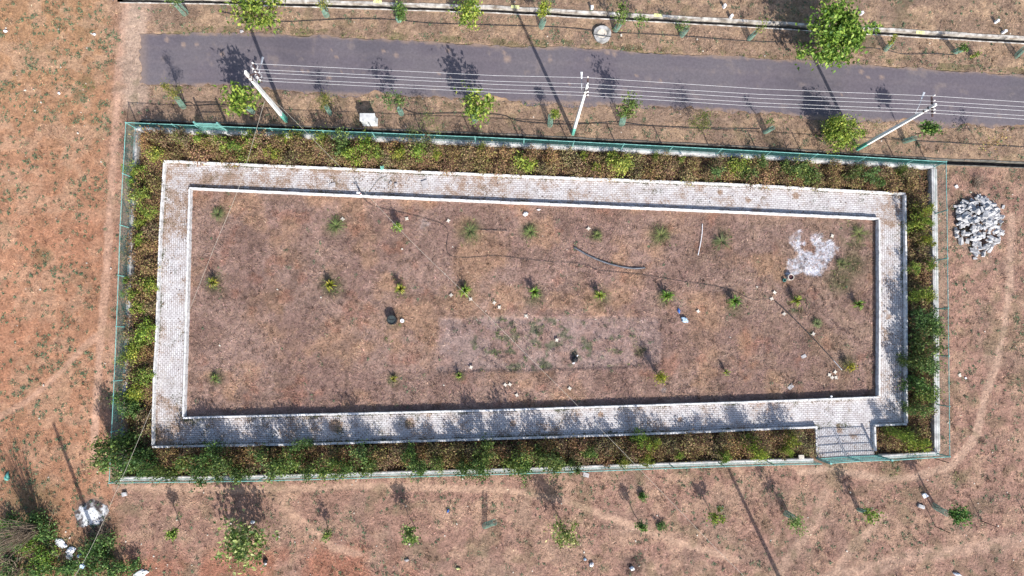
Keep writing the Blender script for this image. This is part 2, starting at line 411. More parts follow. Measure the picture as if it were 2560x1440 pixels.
# ------------------------------------------------------------------ ground sheet
def axis(a, b, step):
    core = np.arange(a, b + step * .5, step)
    ext = []; s = step; p = 0
    while p < 600: s *= 1.35; p += s; ext.append(p)
    ext = np.array(ext)
    return np.concatenate([a - ext[::-1], core, core[-1] + ext])
gx = axis(-37, 37, .085); gy = axis(-17.5, 25, .085)
X, Y = np.meshgrid(gx, gy, indexing='ij')
colr = ground_color(X.ravel(), Y.ravel())
Z = (fbm(X, Y, 1.6, 1) - .5) * .10 + (fbm(X, Y, .35, 3, 3) - .5) * .07
pxg, pyg = to_px(X, Y)
road_m = in_poly(X, Y, ROAD_W)
flat = sst(0, 12, seg_dist(pxg, pyg, ROAD_T)) * sst(0, 12, seg_dist(pxg, pyg, ROAD_B))
dd = np.minimum(seg_dist(X, Y, UPD), seg_dist(X, Y, LOD))
flat = flat * sst(.2, .7, dd) * sst(0.05, .4, seg_dist(X, Y, fence_xy + fence_xy[:1])) * sst(.05, .4, seg_dist(X, Y, P_in + P_in[:1])) 
Z = Z * flat - .005
lawn_m = in_poly(pxg, pyg, LAWN_PATCH); Z = Z - .08 * lawn_m
Z = np.where(road_m, -.06, Z)
Z = np.where(in_poly(X, Y, P_out) & ~in_poly(X, Y, P_in), -.03, Z)
nx, ny = X.shape
idx = np.arange(nx * ny).reshape(nx, ny)
Fq = np.stack([idx[:-1, :-1], idx[1:, :-1], idx[1:, 1:], idx[:-1, 1:]], -1).reshape(-1, 4)
cx = (X[:-1, :-1] + X[1:, 1:]) / 2; cy = (Y[:-1, :-1] + Y[1:, 1:]) / 2
cut = (np.minimum(seg_dist(cx, cy, UPD), seg_dist(cx, cy, LOD)) < DW + .01).ravel()
Fq = Fq[~cut]
g = link('ground', npmesh('ground', np.stack([X, Y, Z], -1).reshape(-1, 3), Fq, True, colr), M['ground'])
g['kind'] = 'structure'

# ------------------------------------------------------------------ road
def rag(pts, step, amp, k):
    P = [at(*p) for p in pts]; n = int(plen(P) / step); out = []
    for i in range(n + 1):
        v = interp(P, i / n); o = (float(fbm(v.x, v.y, 1.4, k)) - .5) * amp * 2.4 + (float(vn(v.x, v.y, .22, k + 1)) - .5) * amp * .6
        out.append(Vector((v.x, v.y + o, 0)))
    return out
tp = rag(ROAD_T, .12, .16, 1); bt = rag(ROAD_B, .12, .42, 3)
n = min(len(tp), len(bt)); tp = [interp(tp, i / n) for i in range(n + 1)]; bt = [interp(bt, i / n) for i in range(n + 1)]
nr = 26; V = []; 
for i in range(n + 1):
    for j in range(nr + 1):
        v = tp[i].lerp(bt[i], j / nr)
        if i < 3: v = v + Vector(((float(vn(v.x * 0, v.y, .25, 2)) - .5) * .34 * (1 - i / 3), 0, 0))
        V.append((v.x, v.y, .012 + .03 * math.sin(math.pi * j / nr)))
V = np.array(V); ii = np.arange((n + 1) * (nr + 1)).reshape(n + 1, nr + 1)
Fr = np.stack([ii[:-1, :-1], ii[:-1, 1:], ii[1:, 1:], ii[1:, :-1]], -1).reshape(-1, 4)
rx, ry = V[:, 0], V[:, 1]; rpx, rpy = to_px(rx, ry)
rc = np.ones((len(V), 1)) * alb(128, 119, 127)
k = sst(.4, .65, fbm(rx, ry, 2.5, 2))[:, None]; rc = rc * (1 - k) + alb(132, 124, 130) * k
k = (sst(.55, .75, fbm(rx, ry, 5, 4)) * .5)[:, None]; rc = rc * (1 - k) + alb(106, 101, 110) * k
k = (sst(380, 350, rpx) * .7 + sst(11, 2, np.minimum(seg_dist(rpx, rpy, ROAD_T), seg_dist(rpx, rpy, ROAD_B))) * .35 * vn(rx, ry, .4, 2))[:, None]; rc = rc * (1 - k) + alb(170, 148, 136) * k
for sx, sy, r_ in ((418, 100, 6), (459, 112, 6), (492, 112, 5), (557, 136, 7), (841, 143, 4), (830, 125, 3), (757, 178, 3), (771, 179, 3), (1121, 126, 6), (990, 138, 7), (960, 128, 5), (1259, 131, 5), (1518, 132, 6), (1536, 136, 6), (1590, 189, 4), (1650, 203, 5), (2152, 180, 6), (2170, 194, 4), (2204, 194, 6), (2102, 238, 4), (1097, 185, 4), (885, 181, 3), (824, 193, 4), (1424, 212, 4), (1375, 150, 5), (1268, 148, 10), (856, 180, 3), (1128, 193, 3), (820, 196, 4)):
    k = (sst(r_ * 1.3, r_ * .3, np.hypot(rpx - sx, rpy - sy) + 4 * (vn(rx, ry, .15, 3) - .5)) * .75)[:, None]; rc = rc * (1 - k) + alb(196, 168, 150) * k
for off, wv, am in ((.28, 3, .10), (.55, 5, .08), (.8, 4, .10)):
    jj = np.tile(np.arange(nr + 1) / nr, n + 1); k = (sst(.07, .0, np.abs(jj - off - .03 * (fbm(rx, ry, wv, 2) - .5))) * am * 3 * fbm(rx, ry, 1.2, 6))[:, None]; rc = rc * (1 - k) + alb(160, 146, 146) * k
k = (sst(.66, .8, fbm(rx, ry, .8, 5)) * .5)[:, None]; rc = rc * (1 - k) + alb(166, 150, 144) * k
k = (sst(7, 0, np.minimum(seg_dist(rpx, rpy, ROAD_B), seg_dist(rpx, rpy, ROAD_T)) + 9 * (vn(rx, ry, .3, 4) - .4)) * .8)[:, None]; rc = rc * (1 - k) + alb(186, 158, 138) * k
rm = attr_mat('asphalt', (.80, 1.20), 6, .008, 60, .85)
o = link('road', npmesh('road', V, Fr, True, rc), rm); o['kind'] = 'structure'

# ------------------------------------------------------------------ drains (open concrete channels)
def drain(pts, name, label, coping_w, lip_w, cm):
    """pts: plan centre line; north coping wider and paler, thin southern lip"""
    r = thing(name, label, 'drain', (0, 0, 0), 'open drains beside the road')
    V = [Vector((x, y, 0)) for x, y in pts]
    n = int(plen(V) / 1.0); C_ = [interp(V, i / n) for i in range(n + 1)]
    def strip(o0, o1, z0, z1, mt, nm, wob=0):
        b = MB()
        for i in range(n):
            a, c = C_[i], C_[i + 1]; d = (c - a).normalized(); nn = Vector((-d.y, d.x, 0)); g_ = d * .006
            w0 = wob * math.sin(i * 1.7); w1 = wob * math.sin(i * 1.7)
            v = []
            for p in (a + g_, c - g_):
                for oo in (o0, o1 + w0):
                    for zz in (z0, z1 + w1 * .3): v.append(p + nn * oo + Vector((0, 0, zz)))
            b.poly(v, [(0, 1, 3, 2), (4, 6, 7, 5), (0, 4, 5, 1), (2, 3, 7, 6), (0, 2, 6, 4), (1, 5, 7, 3)])
        return b.build(nm, mt, r)
    strip(DW, DW + coping_w, -.5, .05, cm, 'coping', .015)
    strip(-DW - lip_w, -DW, -.5, .035, cm, 'lip', .012)
    strip(-DW + .001, DW - .001, -.5, -.42, M['drain'], 'channel_floor')
    return r
drain(UPD, 'road_drain', 'long open concrete drain with pale coping north of the road', .15, .06, M['coping'])
drain(LOD, 'fence_drain', 'open drain running along the outside of the northern fence wall', .06, .05, M['concd'])
# plot numbers stencilled on yellow patches of the coping
SEGN = {'8': 'abcdefg', '2': 'abged', '1': 'bc', '0': 'abcdef', '3': 'abgcd'}
def number(px, py, txt, where):
    c = at(px, py, .056); ang = math.atan2(-(91 - 54), 660)
    r = Matrix.Rotation(ang, 3, 'Z'); o_ = thing('painted_number', 'yellow plot number stencilled on the drain coping, %s' % where, 'marking', c)
    o_.rotation_euler = (0, 0, ang)
    MB().box((0, 0, .004), (.52, .20, .004)).build('yellow_patch', M['yellow'], o_)
    b = MB(); x0 = -.06 * len(txt)
    for ch in txt:
        S = {'a': (0, .065, .06, .014), 'd': (0, -.065, .06, .014), 'g': (0, 0, .06, .014), 'b': (.028, .033, .014, .07), 'c': (.028, -.033, .014, .07), 'f': (-.028, .033, .014, .07), 'e': (-.028, -.033, .014, .07)}
        b = MB()
        for s_ in SEGN[ch]:
            q = S[s_]; b.box((x0 + .06 + q[0], q[1], .0085), (q[2], q[3], .003))
        b.build('digit', M['marking'], o_); x0 += .12
    
number(944, 4, '80', 'westernmost, at the top left'); number(1288, 17, '81', 'nearest the compact bright sapling'); number(1645, 38, '82', 'right of the manhole'); number(2301, 81, '83', 'east of the largest tree')

# ------------------------------------------------------------------ paved walk
def paver_mat():
    m = bpy.data.materials.new('paver_walk'); m.use_nodes = True; t = m.node_tree
    b = t.nodes['Principled BSDF']; b.inputs['Roughness'].default_value = .9; b.inputs['Specular IOR Level'].default_value = .2
    uv = t.nodes.new('ShaderNodeUVMap'); uv.uv_map = 'UVMap'
    br = t.nodes.new('ShaderNodeTexBrick'); br.inputs['Scale'].default_value = 1
    br.inputs['Brick Width'].default_value = .24; br.inputs['Row Height'].default_value = .125
    br.inputs['Mortar Size'].default_value = .011; br.inputs['Mortar Smooth'].default_value = .3; br.inputs['Bias'].default_value = -.1
    br.inputs['Color1'].default_value = (*(alb(255, 252, 252) * 1.08), 1); br.inputs['Color2'].default_value = (*alb(248, 242, 244), 1)
    br.inputs['Mortar'].default_value = (*alb(184, 176, 172), 1)
    t.links.new(uv.outputs[0], br.inputs['Vector'])
    a = t.nodes.new('ShaderNodeAttribute'); a.attribute_name = 'Col'
    sp = t.nodes.new('ShaderNodeSeparateColor'); t.links.new(a.outputs['Color'], sp.inputs[0])
    tc = t.nodes.new('ShaderNodeTexCoord'); v = tc.outputs['Object']
    st = noise_node(t, v, 2.2, 6, .65)
    c = mixrgb(t, br.outputs['Color'], ramp(t, st, [(.3, (.74, .70, .69)), (.62, (1, 1, 1))]), 1.0, 'MULTIPLY')
    # dirt: attribute pushed through fine noise
    na = noise_node(t, v, 3.5, 8, .75); nf = noise_node(t, v, 22, 4, .6)
    mn = t.nodes.new('ShaderNodeMath'); mn.operation = 'MULTIPLY_ADD'; t.links.new(nf, mn.inputs[0]); mn.inputs[1].default_value = 1.25
    ms = t.nodes.new('ShaderNodeMath'); ms.operation = 'SUBTRACT'; t.links.new(na, ms.inputs[0]); ms.inputs[1].default_value = .63
    t.links.new(ms.outputs[0], mn.inputs[2]); n = mn.outputs[0]
    ad = t.nodes.new('ShaderNodeMath'); ad.operation = 'ADD'; t.links.new(sp.outputs[0], ad.inputs[0]); t.links.new(n, ad.inputs[1])
    k = t.nodes.new('ShaderNodeMapRange'); k.inputs[1].default_value = .93; k.inputs[2].default_value = 1.17; k.inputs[4].default_value = .92; t.links.new(ad.outputs[0], k.inputs[0])
    dcol = ramp(t, noise_node(t, v, 16, 6, .7), [(.34, tuple(alb(118, 94, 76))), (.5, tuple(alb(184, 150, 126))), (.66, tuple(alb(222, 196, 174)))])
    c = mixrgb(t, c, dcol, k.outputs[0])
    ad2 = t.nodes.new('ShaderNodeMath'); ad2.operation = 'ADD'; t.links.new(sp.outputs[1], ad2.inputs[0]); t.links.new(n, ad2.inputs[1])
    k2 = t.nodes.new('ShaderNodeMapRange'); k2.inputs[1].default_value = .96; k2.inputs[2].default_value = 1.14; t.links.new(ad2.outputs[0], k2.inputs[0])
    c = mixrgb(t, c, tuple(alb(88, 92, 66)), k2.outputs[0])
    t.links.new(c, b.inputs['Base Color'])
    bp = t.nodes.new('ShaderNodeBump'); bp.inputs['Distance'].default_value = .012; t.links.new(br.outputs['Fac'], bp.inputs['Height']); bp.invert = True
    t.links.new(bp.outputs[0], b.inputs['Normal'])
    return m
PM = paver_mat()
Vp, Fp, Up, Cp = [], [], [], []
def pstrip(A, B, vert=False):
    """bilinear strip between two polylines (outer A, inner B)"""
    A = [Vector((v.x, v.y, ZP)) for v in A]; B = [Vector((v.x, v.y, ZP)) for v in B]
    L = max(plen(A), plen(B)); n = max(2, int(L / .12)); m = 16; base = len(Vp)
    for i in range(n + 1):
        a = interp(A, i / n); b = interp(B, i / n)
        for j in range(m + 1):
            v = a.lerp(b, j / m); Vp.append(v); 
            u = (v.x, v.y) if not vert else (v.y, v.x)
            # rows follow the strip's own direction
            Up.append((i / n * plen(A), (a - b).length * j / m))
    for i in range(n):
        for j in range(m):
            q = base + i * (m + 1) + j; Fp.append((q, q + 1, q + m + 2, q + m + 1))
oN, oE, oS, oW = [wl(p, ZK) for p in (OUT_N, OUT_E, OUT_S, OUT_W)]
iN, iE, iS, iW = [wl(p, ZK) for p in (IN_N, IN_E, IN_S, IN_W)]
def cutline(pts, xa=None, xb=None, ya=None, yb=None):
    """extend or crop polyline ends to given world x or y"""
    p = [v.copy() for v in pts]
    def ext(a, b, val, ax):
        t = (val - a[ax]) / (b[ax] - a[ax]); return a.lerp(b, t)
    if xa is not None: p = [q for q in p if q.x > xa + .01]; p = [ext(pts[0], pts[1], xa, 0)] + p
    if xb is not None: p = [q for q in p if q.x < xb - .01]; p = p + [ext(pts[-2], pts[-1], xb, 0)]
    return p
# north and south strips run the full length, west and east strips fill between them
W0, E0 = at(437, 440, ZP).x, at(2230, 520, ZP).x
pstrip(oN, [Vector((oN[0].x, iN[0].y + .01, 0))] + iN + [Vector((oN[-1].x, iN[-1].y, 0))])
oSf = [v.copy() for v in oS] + [at(2188, 1064, ZK), at(2268, 1061, ZK)]
pstrip(oSf, [Vector((oS[0].x, iS[0].y, 0))] + iS + [Vector((oSf[-1].x, iS[-1].y, 0))])
pstrip([Vector((oN[0].x, iN[0].y, 0))] + oW[1:-1] + [Vector((oS[0].x, iS[0].y, 0))], iW)
pstrip([Vector((oN[-1].x, iN[-1].y, 0))] + oE[1:-1] + [Vector((oSf[-1].x, iS[-1].y, 0))], iE)
pstrip([at(2044, 1067, ZK), at(2046, 1146, ZK)], [at(2189, 1063, ZK), at(2192, 1141, ZK)])
Vp = np.array([tuple(v) for v in Vp]); vx, vy = Vp[:, 0], Vp[:, 1]; ppx, ppy = to_px(vx, vy, ZP)
Vp[:, 2] += (fbm(vx, vy, 1.2, 2) - .5) * .03
dn = fbm(vx, vy, 1.6, 1); d2 = fbm(vx, vy, .5, 5, 3)
dirt = .29 + .0 * vx
nb = np.where(ppx < 480, sst(700, 480, ppy), ppy < 560)
dirt = dirt + nb * (.13 * sst(2000, 900, ppx) + .05) + (ppx < 480) * (.12 * sst(780, 560, ppy) * sst(440, 520, ppy) + .10 * sst(950, 1110, ppy)) + (ppy > 990) * (.14 * sst(1600, 500, ppx) + .02) + (ppx > 2190) * .06
dedge = np.minimum(seg_dist(vx, vy, P_out + P_out[:1]), seg_dist(vx, vy, P_in + P_in[:1]))
dirt = dirt + .10 * sst(.35, .05, dedge) + (dn - .5) * .6 + (d2 - .5) * .5 + .03
for bx, by, br_ in ((2222, 793, 9), (1502, 1036, 9), (1282, 1060, 10), (2095, 1066, 9), (2100, 1078, 9), (2134, 1090, 8), (1800, 480, 9), (1990, 490, 10), (1870, 500, 9), (1025, 1058, 18), (840, 1065, 22), (1700, 1050, 8)):
    dirt = np.maximum(dirt, sst(br_ * 1.4, br_ * .5, np.hypot(ppx - bx, ppy - by)) * .8)
moss = .28 + .22 * sst(.3, .04, dedge) + (fbm(vx, vy, .8, 6) - .5) * .6 + .10 * (ppy > 990) * sst(1400, 500, ppx)
pc = np.stack([dirt, moss, 0 * dirt], -1)
o = link('paved_walk', npmesh('paved_walk', Vp, np.array(Fp), False, pc, Up), PM); o['kind'] = 'structure'

# ------------------------------------------------------------------ kerbs: chains of stones on edge
def kerb(px_pts, name, label, side, z0=-.1, wd=.10, z1=ZK):
    P = wl(px_pts, ZK); L = plen(P); n = max(1, int(L / .62)); b = MB(); rr = random.Random(len(px_pts) * 7 + int(px_pts[0][0]))
    for i in range(n):
        a = interp(P, i / n); c = interp(P, (i + 1) / n); d = (c - a).normalized(); nn = Vector((-d.y, d.x, 0))
        o_ = nn * rr.uniform(-.008, .008); zt = z1 + rr.uniform(-.008, .008); g_ = d * .006; v = []
        for p in (a + g_, c - g_):
            for s in (-wd / 2, wd / 2):
                for zz in (z0, zt): v.append(Vector((p.x, p.y, 0)) + nn * s + o_ + Vector((0, 0, zz)))
        b.poly(v, [(0, 1, 3, 2), (4, 6, 7, 5), (0, 4, 5, 1), (2, 3, 7, 6), (0, 2, 6, 4), (1, 5, 7, 3)])
    o_ = b.build(name, M['kerb'])
    return tag(o_, label, 'kerb', 'kerbs lining the paved walk')
def shr(pts, a=0, b=0):
    """pull the ends of a pixel polyline in by a/b pixels"""
    p = [list(q) for q in pts]
    def pull(q, r_, k):
        d = math.hypot(r_[0] - q[0], r_[1] - q[1]); return [q[0] + (r_[0] - q[0]) * k / d, q[1] + (r_[1] - q[1]) * k / d]
    if a: p[0] = pull(p[0], p[1], a)
    if b: p[-1] = pull(p[-1], p[-2], b)
    return [tuple(q) for q in p]
kerb(OUT_N, 'kerb', 'outer kerb between the paved walk and the planting bed by the road', 0)
kerb(shr(OUT_W, 3, 3), 'kerb', 'outer kerb on the west side of the paved walk', 0)
kerb(OUT_S, 'kerb', 'long outer kerb south of the paved walk, under overhanging green shrubs', 0)
kerb(shr(OUT_E, 3, 3), 'kerb', 'outer kerb on the east side of the paved walk', 0)
kerb([(2268, 1061), (2188, 1064)], 'kerb', 'short kerb east of the entrance passage, closing the south east corner of the walk', 0)
kerb([(2188, 1067), (2190, 1128)], 'kerb', 'short kerb on the east side of the entrance passage', 0)
kerb([(2045, 1071), (2046, 1134)], 'kerb', 'short low kerb on the west side of the entrance passage', 0, z1=.2)
kerb(IN_N, 'kerb', 'inner kerb along the northern edge of the dry lawn', 0)
kerb(shr(IN_W, 3, 3), 'kerb', 'inner kerb along the western edge of the dry lawn', 0)
kerb(IN_S, 'kerb', 'inner kerb along the southern edge of the dry lawn', 0)
kerb(shr(IN_E, 3, 3), 'kerb', 'inner kerb along the eastern edge of the dry lawn', 0)

# ------------------------------------------------------------------ fence walls and chain link fences
def wall(px_pts, name, label, e0=0, e1=0, wd=.24, mt='concl'):
    P = [Vector((v.x, v.y, 0)) for v in wl(px_pts, ZR)]
    d0 = (P[1] - P[0]).normalized(); d1 = (P[-1] - P[-2]).normalized()
    P[0] = P[0] - d0 * e0; P[-1] = P[-1] + d1 * e1
    b = MB(); L = plen(P); n = max(1, int(L / 3.1))
    for i in range(n):
        a = interp(P, i / n); c = interp(P, (i + 1) / n); d = (c - a).normalized(); nn = Vector((-d.y, d.x, 0)); v = []
        for p in (a + d * .004, c - d * .004):
            for s in (-wd / 2, wd / 2):
                for zz in (-.1, ZW - .02 - .004 * (i % 2)): v.append(p + nn * s + Vector((0, 0, zz)))
        b.poly(v, [(0, 1, 3, 2), (4, 6, 7, 5), (0, 4, 5, 1), (2, 3, 7, 6), (0, 2, 6, 4), (1, 5, 7, 3)])
    return tag(b.build(name, M[mt]), label, 'wall', 'low walls carrying the fence')
wall(NR, 'plinth_wall', 'low grey concrete wall under the fence on the road side', .12, .12)
wall(SR, 'plinth_wall', 'low concrete wall under the long southern fence', .12, 0)
wall(SR2, 'plinth_wall', 'short low concrete wall between the double gate and the south east corner', 0, .12)
wall(WR, 'plinth_wall', 'low concrete wall under the western fence beside the worn track', -.13, -.13, mt='conc')
wall(ER, 'plinth_wall', 'low concrete wall under the eastern fence, near the stone heap', -.13, -.13, wd=.34)
def fence(px_pts, ticks, ax, label, gap=None, ends=(True, True), zbot=ZW):
    """ticks: pixel coordinate (x if ax==0 else y) of each post top"""
    r = thing('chain_link_fence', label, 'fence', (0, 0, 0), 'green chain link fences round the plot')
    P = wl(px_pts, ZR)
    def onl(t):
        for a, b in zip(px_pts[:-1], px_pts[1:]):
            lo, hi = sorted((a[ax], b[ax]))
            if lo - 1 <= t <= hi + 1:
                k = (t - a[ax]) / (b[ax] - a[ax]); return at(a[0] + (b[0] - a[0]) * k, a[1] + (b[1] - a[1]) * k, ZR)
    posts = [onl(t) for t in ticks]
    for i, p in enumerate(posts):
        if (i == 0 and not ends[0]) or (i == len(posts) - 1 and not ends[1]): continue
        MB().tube([(p.x, p.y, zbot - .03), (p.x, p.y, ZR + .03)], .036, 8).build('post', M['green'], r)
    rr = random.Random(int(ticks[1]))
    for i, (a, b) in enumerate(zip(posts[:-1], posts[1:])):
        if gap is not None and i in gap: continue
        pts = []
        for k in range(7):
            q = a.lerp(b, k / 6); s = math.sin(math.pi * k / 6); pts.append(Vector((q.x, q.y, ZR - .02 - s * rr.uniform(0, .03))))
        MB().tube(pts, .022, 6).build('top_rail', M['green'], r)
        MB().tube([Vector((a.x, a.y, zbot + .06)), Vector((b.x, b.y, zbot + .06))], .010, 5).build('bottom_wire', M['green_wire'], r)
        # woven wire
        d = b - a; d.z = 0; L = d.length; d.normalize(); hh = ZR - zbot - .08; sp = .09; m = MB(); nnv = Vector((-d.y, d.x, 0))
        for sgn in (1, -1):
            t = -hh if sgn == 1 else 0
            while t < (L if sgn == 1 else L + hh):
                u0, u1 = t, t + sgn * hh; z0, z1 = 0, hh
                if sgn == 1:
                    if u0 < 0: z0 = -u0; u0 = 0
                    if u1 > L: z1 = L - t; u1 = L
                else:
                    if u0 > L: z0 = u0 - L; u0 = L
                    if u1 < 0: z1 = t; u1 = 0
                if z1 > z0 + .01:
                    p0 = Vector((a.x, a.y, zbot + .06 + z0)) + d * u0 + nnv * .004 * sgn; p1 = Vector((a.x, a.y, zbot + .06 + z1)) + d * u1 + nnv * .004 * sgn
                    m.tube([p0, p1], .0026, 3, False)
                t += sp
        m.build('chain_link_mesh', M['green_wire'], r)
    return r
fence(NR, [314, 430, 487, 553, 675, 805, 930, 1058, 1187, 1310, 1435, 1560, 1682, 1805, 1927, 2044, 2165, 2285, 2366], 0, 'long green chain link fence on the road side of the plot', gap=[2])
fence(WR, [306, 433, 562, 688, 816, 952, 1080, 1208], 1, 'green chain link fence on the west side, beside the orange field', ends=(False, False))
fence(SR, [272, 390, 516, 643, 771, 905, 1035, 1163, 1300, 1432, 1562, 1687, 1813, 1937, 2056], 0, 'long green chain link fence on the south side, overgrown by shrubs', ends=(True, False))
fence(SR2, [2233, 2375], 0, 'short green fence bay east of the double gate', ends=(False, True))
fence(ER, [404, 525, 645, 770, 890, 1016, 1142], 1, 'green chain link fence on the east side, facing the stone heap', ends=(False, False))

# small gate in the northern fence
gr = thing('service_gate', 'narrow green barred gate in the road side fence', 'gate', (0, 0, 0))
zt = 2.1
ga, gb = at(484, 305, zt), at(542, 307, zt)
for p in (ga, gb): MB().beam((p.x, p.y, .0), (p.x, p.y, zt), .09, .09).build('gate_post', M['green'], gr)
m = MB()
for zz in (.6, 1.25, 1.85): m.beam((ga.x, ga.y, zz), (gb.x, gb.y, zz), .045, .045)
m.build('gate_rail', M['green'], gr); m = MB(); nb_ = 20
for i in range(1, nb_):
    p = ga.lerp(gb, i / nb_); m.tube([(p.x, p.y, .62), (p.x, p.y, 1.84)], .017, 5)
m.build('gate_bars', M['green'], gr)

# double gate to the south-east
gr = thing('double_gate', 'green metal double gate closing the entrance passage', 'gate', (0, 0, 0))
gl, gm, gz = at(2077, 1159, 1.85), at(2151, 1154, 1.85), at(2230, 1151, 1.85)
for p in (gl, gz): MB().beam((p.x, p.y, 0), (p.x, p.y, 1.9), .11, .11).build('gate_post', M['green'], gr)
for a, b in ((gl, gm), (gm, gz)):
    d = (b - a).normalized(); a2 = a + d * .08; b2 = b - d * .025
    m = MB()
    for q in (a2, b2): m.beam((q.x, q.y, .14), (q.x, q.y, 1.78), .05, .05)
    for zz in (.16, .42, .86, 1.3, 1.76): m.beam(Vector((a2.x, a2.y, zz)) + d * .028, Vector((b2.x, b2.y, zz)) - d * .028, .04, .04)
    leaf = m.build('gate_leaf', M['green'], gr)
    m = MB(); k = 17
    for i in range(1, k):
        p = a2.lerp(b2, i / k); m.tube([(p.x, p.y, .19), (p.x, p.y, 1.73)], .014, 5)
    m.build('gate_bars', M['green'], leaf)

# ------------------------------------------------------------------ foliage builders
LEAF = np.array([[0, 0, 0], [.28, .34, .07], [.05, .72, .06], [0, 1, -.08], [-.05, .72, .06], [-.28, .34, .07]], float)
def rot_mats(n, r, tilt=1.0):
    """random orientations, leaf y axis pointing outward-ish"""
    a = r.rand(n) * 2 * np.pi; b = (r.rand(n) - .5) * np.pi * tilt; c = (r.rand(n) - .5) * 2.2
    ca, sa, cb, sb, cc, sc_ = np.cos(a), np.sin(a), np.cos(b), np.sin(b), np.cos(c), np.sin(c)
    z = np.zeros(n); o1 = np.ones(n)
    Rz = np.stack([np.stack([ca, -sa, z], -1), np.stack([sa, ca, z], -1), np.stack([z, z, o1], -1)], 1)
    Rx_ = np.stack([np.stack([o1, z, z], -1), np.stack([z, cb, -sb], -1), np.stack([z, sb, cb], -1)], 1)
    Ry_ = np.stack([np.stack([cc, z, sc_], -1), np.stack([z, o1, z], -1), np.stack([-sc_, z, cc], -1)], 1)
    return Rz @ Rx_ @ Ry_
def leaves_mesh(name, P, size, r, tilt=1.0, asp=1.0, quad=False):
    n = len(P); S = LEAF.copy(); S[:, 0] *= asp
    if quad: S = S[[0, 1, 3, 5]]
    Rm_ = rot_mats(n, r, tilt); sz = size * (.6 + .8 * r.rand(n))
    V = np.einsum('nij,kj->nki', Rm_, S) * sz[:, None, None] + P[:, None, :]
    k = len(S); b = np.arange(n)[:, None] * k
    if quad: Fc = b + np.array([[0, 1, 2, 3]])
    else: Fc = np.concatenate([b + np.array([[0, 1, 2, 5]]), b + np.array([[5, 2, 3, 4]])], 0)
    if not quad:
        Fc = np.concatenate([b + np.array([[0, 1, 2, 4]]), b + np.array([[0, 4, 5, 0]])[:, [0, 1, 2, 0]]], 0)
        V4 = V; Fc = np.concatenate([b + np.array([[0, 1, 2, 3]]), b + np.array([[0, 3, 4, 5]])], 0)
    return npmesh(name, V.reshape(-1, 3), Fc)
def blob_points(r, n, R_, hgt, nclump, spread, flat=1.0, lopsided=0):
    """clumpy points in a crown, centre at origin"""
    th = r.rand(nclump) * 2 * np.pi; rad = R_ * np.sqrt(r.rand(nclump)) * (.5 + .6 * r.rand(nclump)); zz = (r.rand(nclump) - .5) * hgt
    rad = rad * np.sqrt(np.clip(1 - (zz / hgt * 1.5) ** 2, .1, 1))
    c = np.stack([np.cos(th) * rad, np.sin(th) * rad, zz], -1)
    pick = r.randint(0, nclump, n); sp = spread * (.5 + r.rand(nclump))
    return c[pick] + r.randn(n, 3) * sp[pick][:, None] * np.array([1, 1, flat]), c
def limbs(m, base, centres, trunk_top, r0, rr, wob=.08):
    """tapered trunk from base to trunk_top and a limb to each centre"""
    base = Vector(base); tt = Vector(trunk_top)
    pts = [base]
    for k in range(1, 5):
        q = base.lerp(tt, k / 4); q += Vector((rr.uniform(-wob, wob), rr.uniform(-wob, wob), 0)) * (k < 4); pts.append(q)
    m.tube(pts, [r0 * (1 - .13 * k) for k in range(5)], 7)
    for c in centres:
        c = Vector(c); s = pts[rr.choice([2, 3, 3, 4, 4])]
        mid = s.lerp(c, .5) + Vector((rr.uniform(-.1, .1), rr.uniform(-.1, .1), rr.uniform(.02, .2)))
        m.tube([s, mid, c], [r0 * .45, r0 * .28, r0 * .1], 5)
TREE_LABELS = []
def tree(label, base_px, crown_px, zc, Rc, hc, nleaf, ls, leafmat, ncl=14, spread=.16, tint=(1, 1, 1), group=None, name='young_tree', cat='tree', quad=False, r0=.03, asp=1.0, seed=None):
    r = np.random.RandomState(seed if seed is not None else int(crown_px[0] * 7 + crown_px[1]) % 99991)
    b = at(*base_px, 0); c = at(*crown_px, zc)
    t = thing(name, label, cat, b, group)
    P, cl = blob_points(r, int(nleaf * 1.55), Rc, hc, ncl, spread)
    off = np.array([c.x - b.x, c.y - b.y, zc]); P = P + off; P[:, 2] = np.maximum(P[:, 2], .05)
    m = MB(); cc = cl + off; cc[:, 2] = np.maximum(cc[:, 2], .15)
    limbs(m, (0, 0, -.05), cc[:min(len(cc), 12)], (off[0] * .8, off[1] * .8, max(.2, zc - hc * .25)), r0, random.Random(int(base_px[0])))
    m.build('trunk', M['bark'], t, True)
    link('crown', leaves_mesh('crown', P, ls, r, 1.0, asp, quad), M[leafmat], t, tint)
    return t
def guard(base_px, lean_px, label, h=1.05, rad=.17):
    """tube of green netting round a sapling, leaning towards lean_px"""
    b = at(*base_px, 0); tp_ = at(*lean_px, h)
    t = thing('tree_guard', label, 'tree guard', b, 'green net tree guards')
    m = MB(); ax = Vector((tp_.x - b.x, tp_.y - b.y, h)); L = ax.length; q = ax.to_track_quat('Z', 'Y').to_matrix(); n = 14
    rr = random.Random(int(base_px[0]))
    def pt(a, z): 
        k = 1 + .12 * math.sin(2 * a + base_px[0]) + .05 * math.sin(z * 5)
        return q @ Vector((math.cos(a) * rad * k, math.sin(a) * rad * k * .8, z))
    for i in range(n):
        a = 2 * math.pi * i / n
        m.tube([pt(a, L * k / 4) for k in range(5)], .009, 4, False)
    for j in range(0, 19):
        z = L * j / 18
        m.tube([pt(2 * math.pi * k / n, z) for k in range(n + 1)], .008, 4, False)
    m.build('netting', M['net'], t)
    s_ = MB(); s_.tube([Vector((.12, .1, -.05)), Vector((.12, .1, 0)) + ax * 1.1], .014, 5).build('stake', M['bark'], t)
    return t
GT = 'saplings planted along the verges'
Y1 = (1, 1, 1)
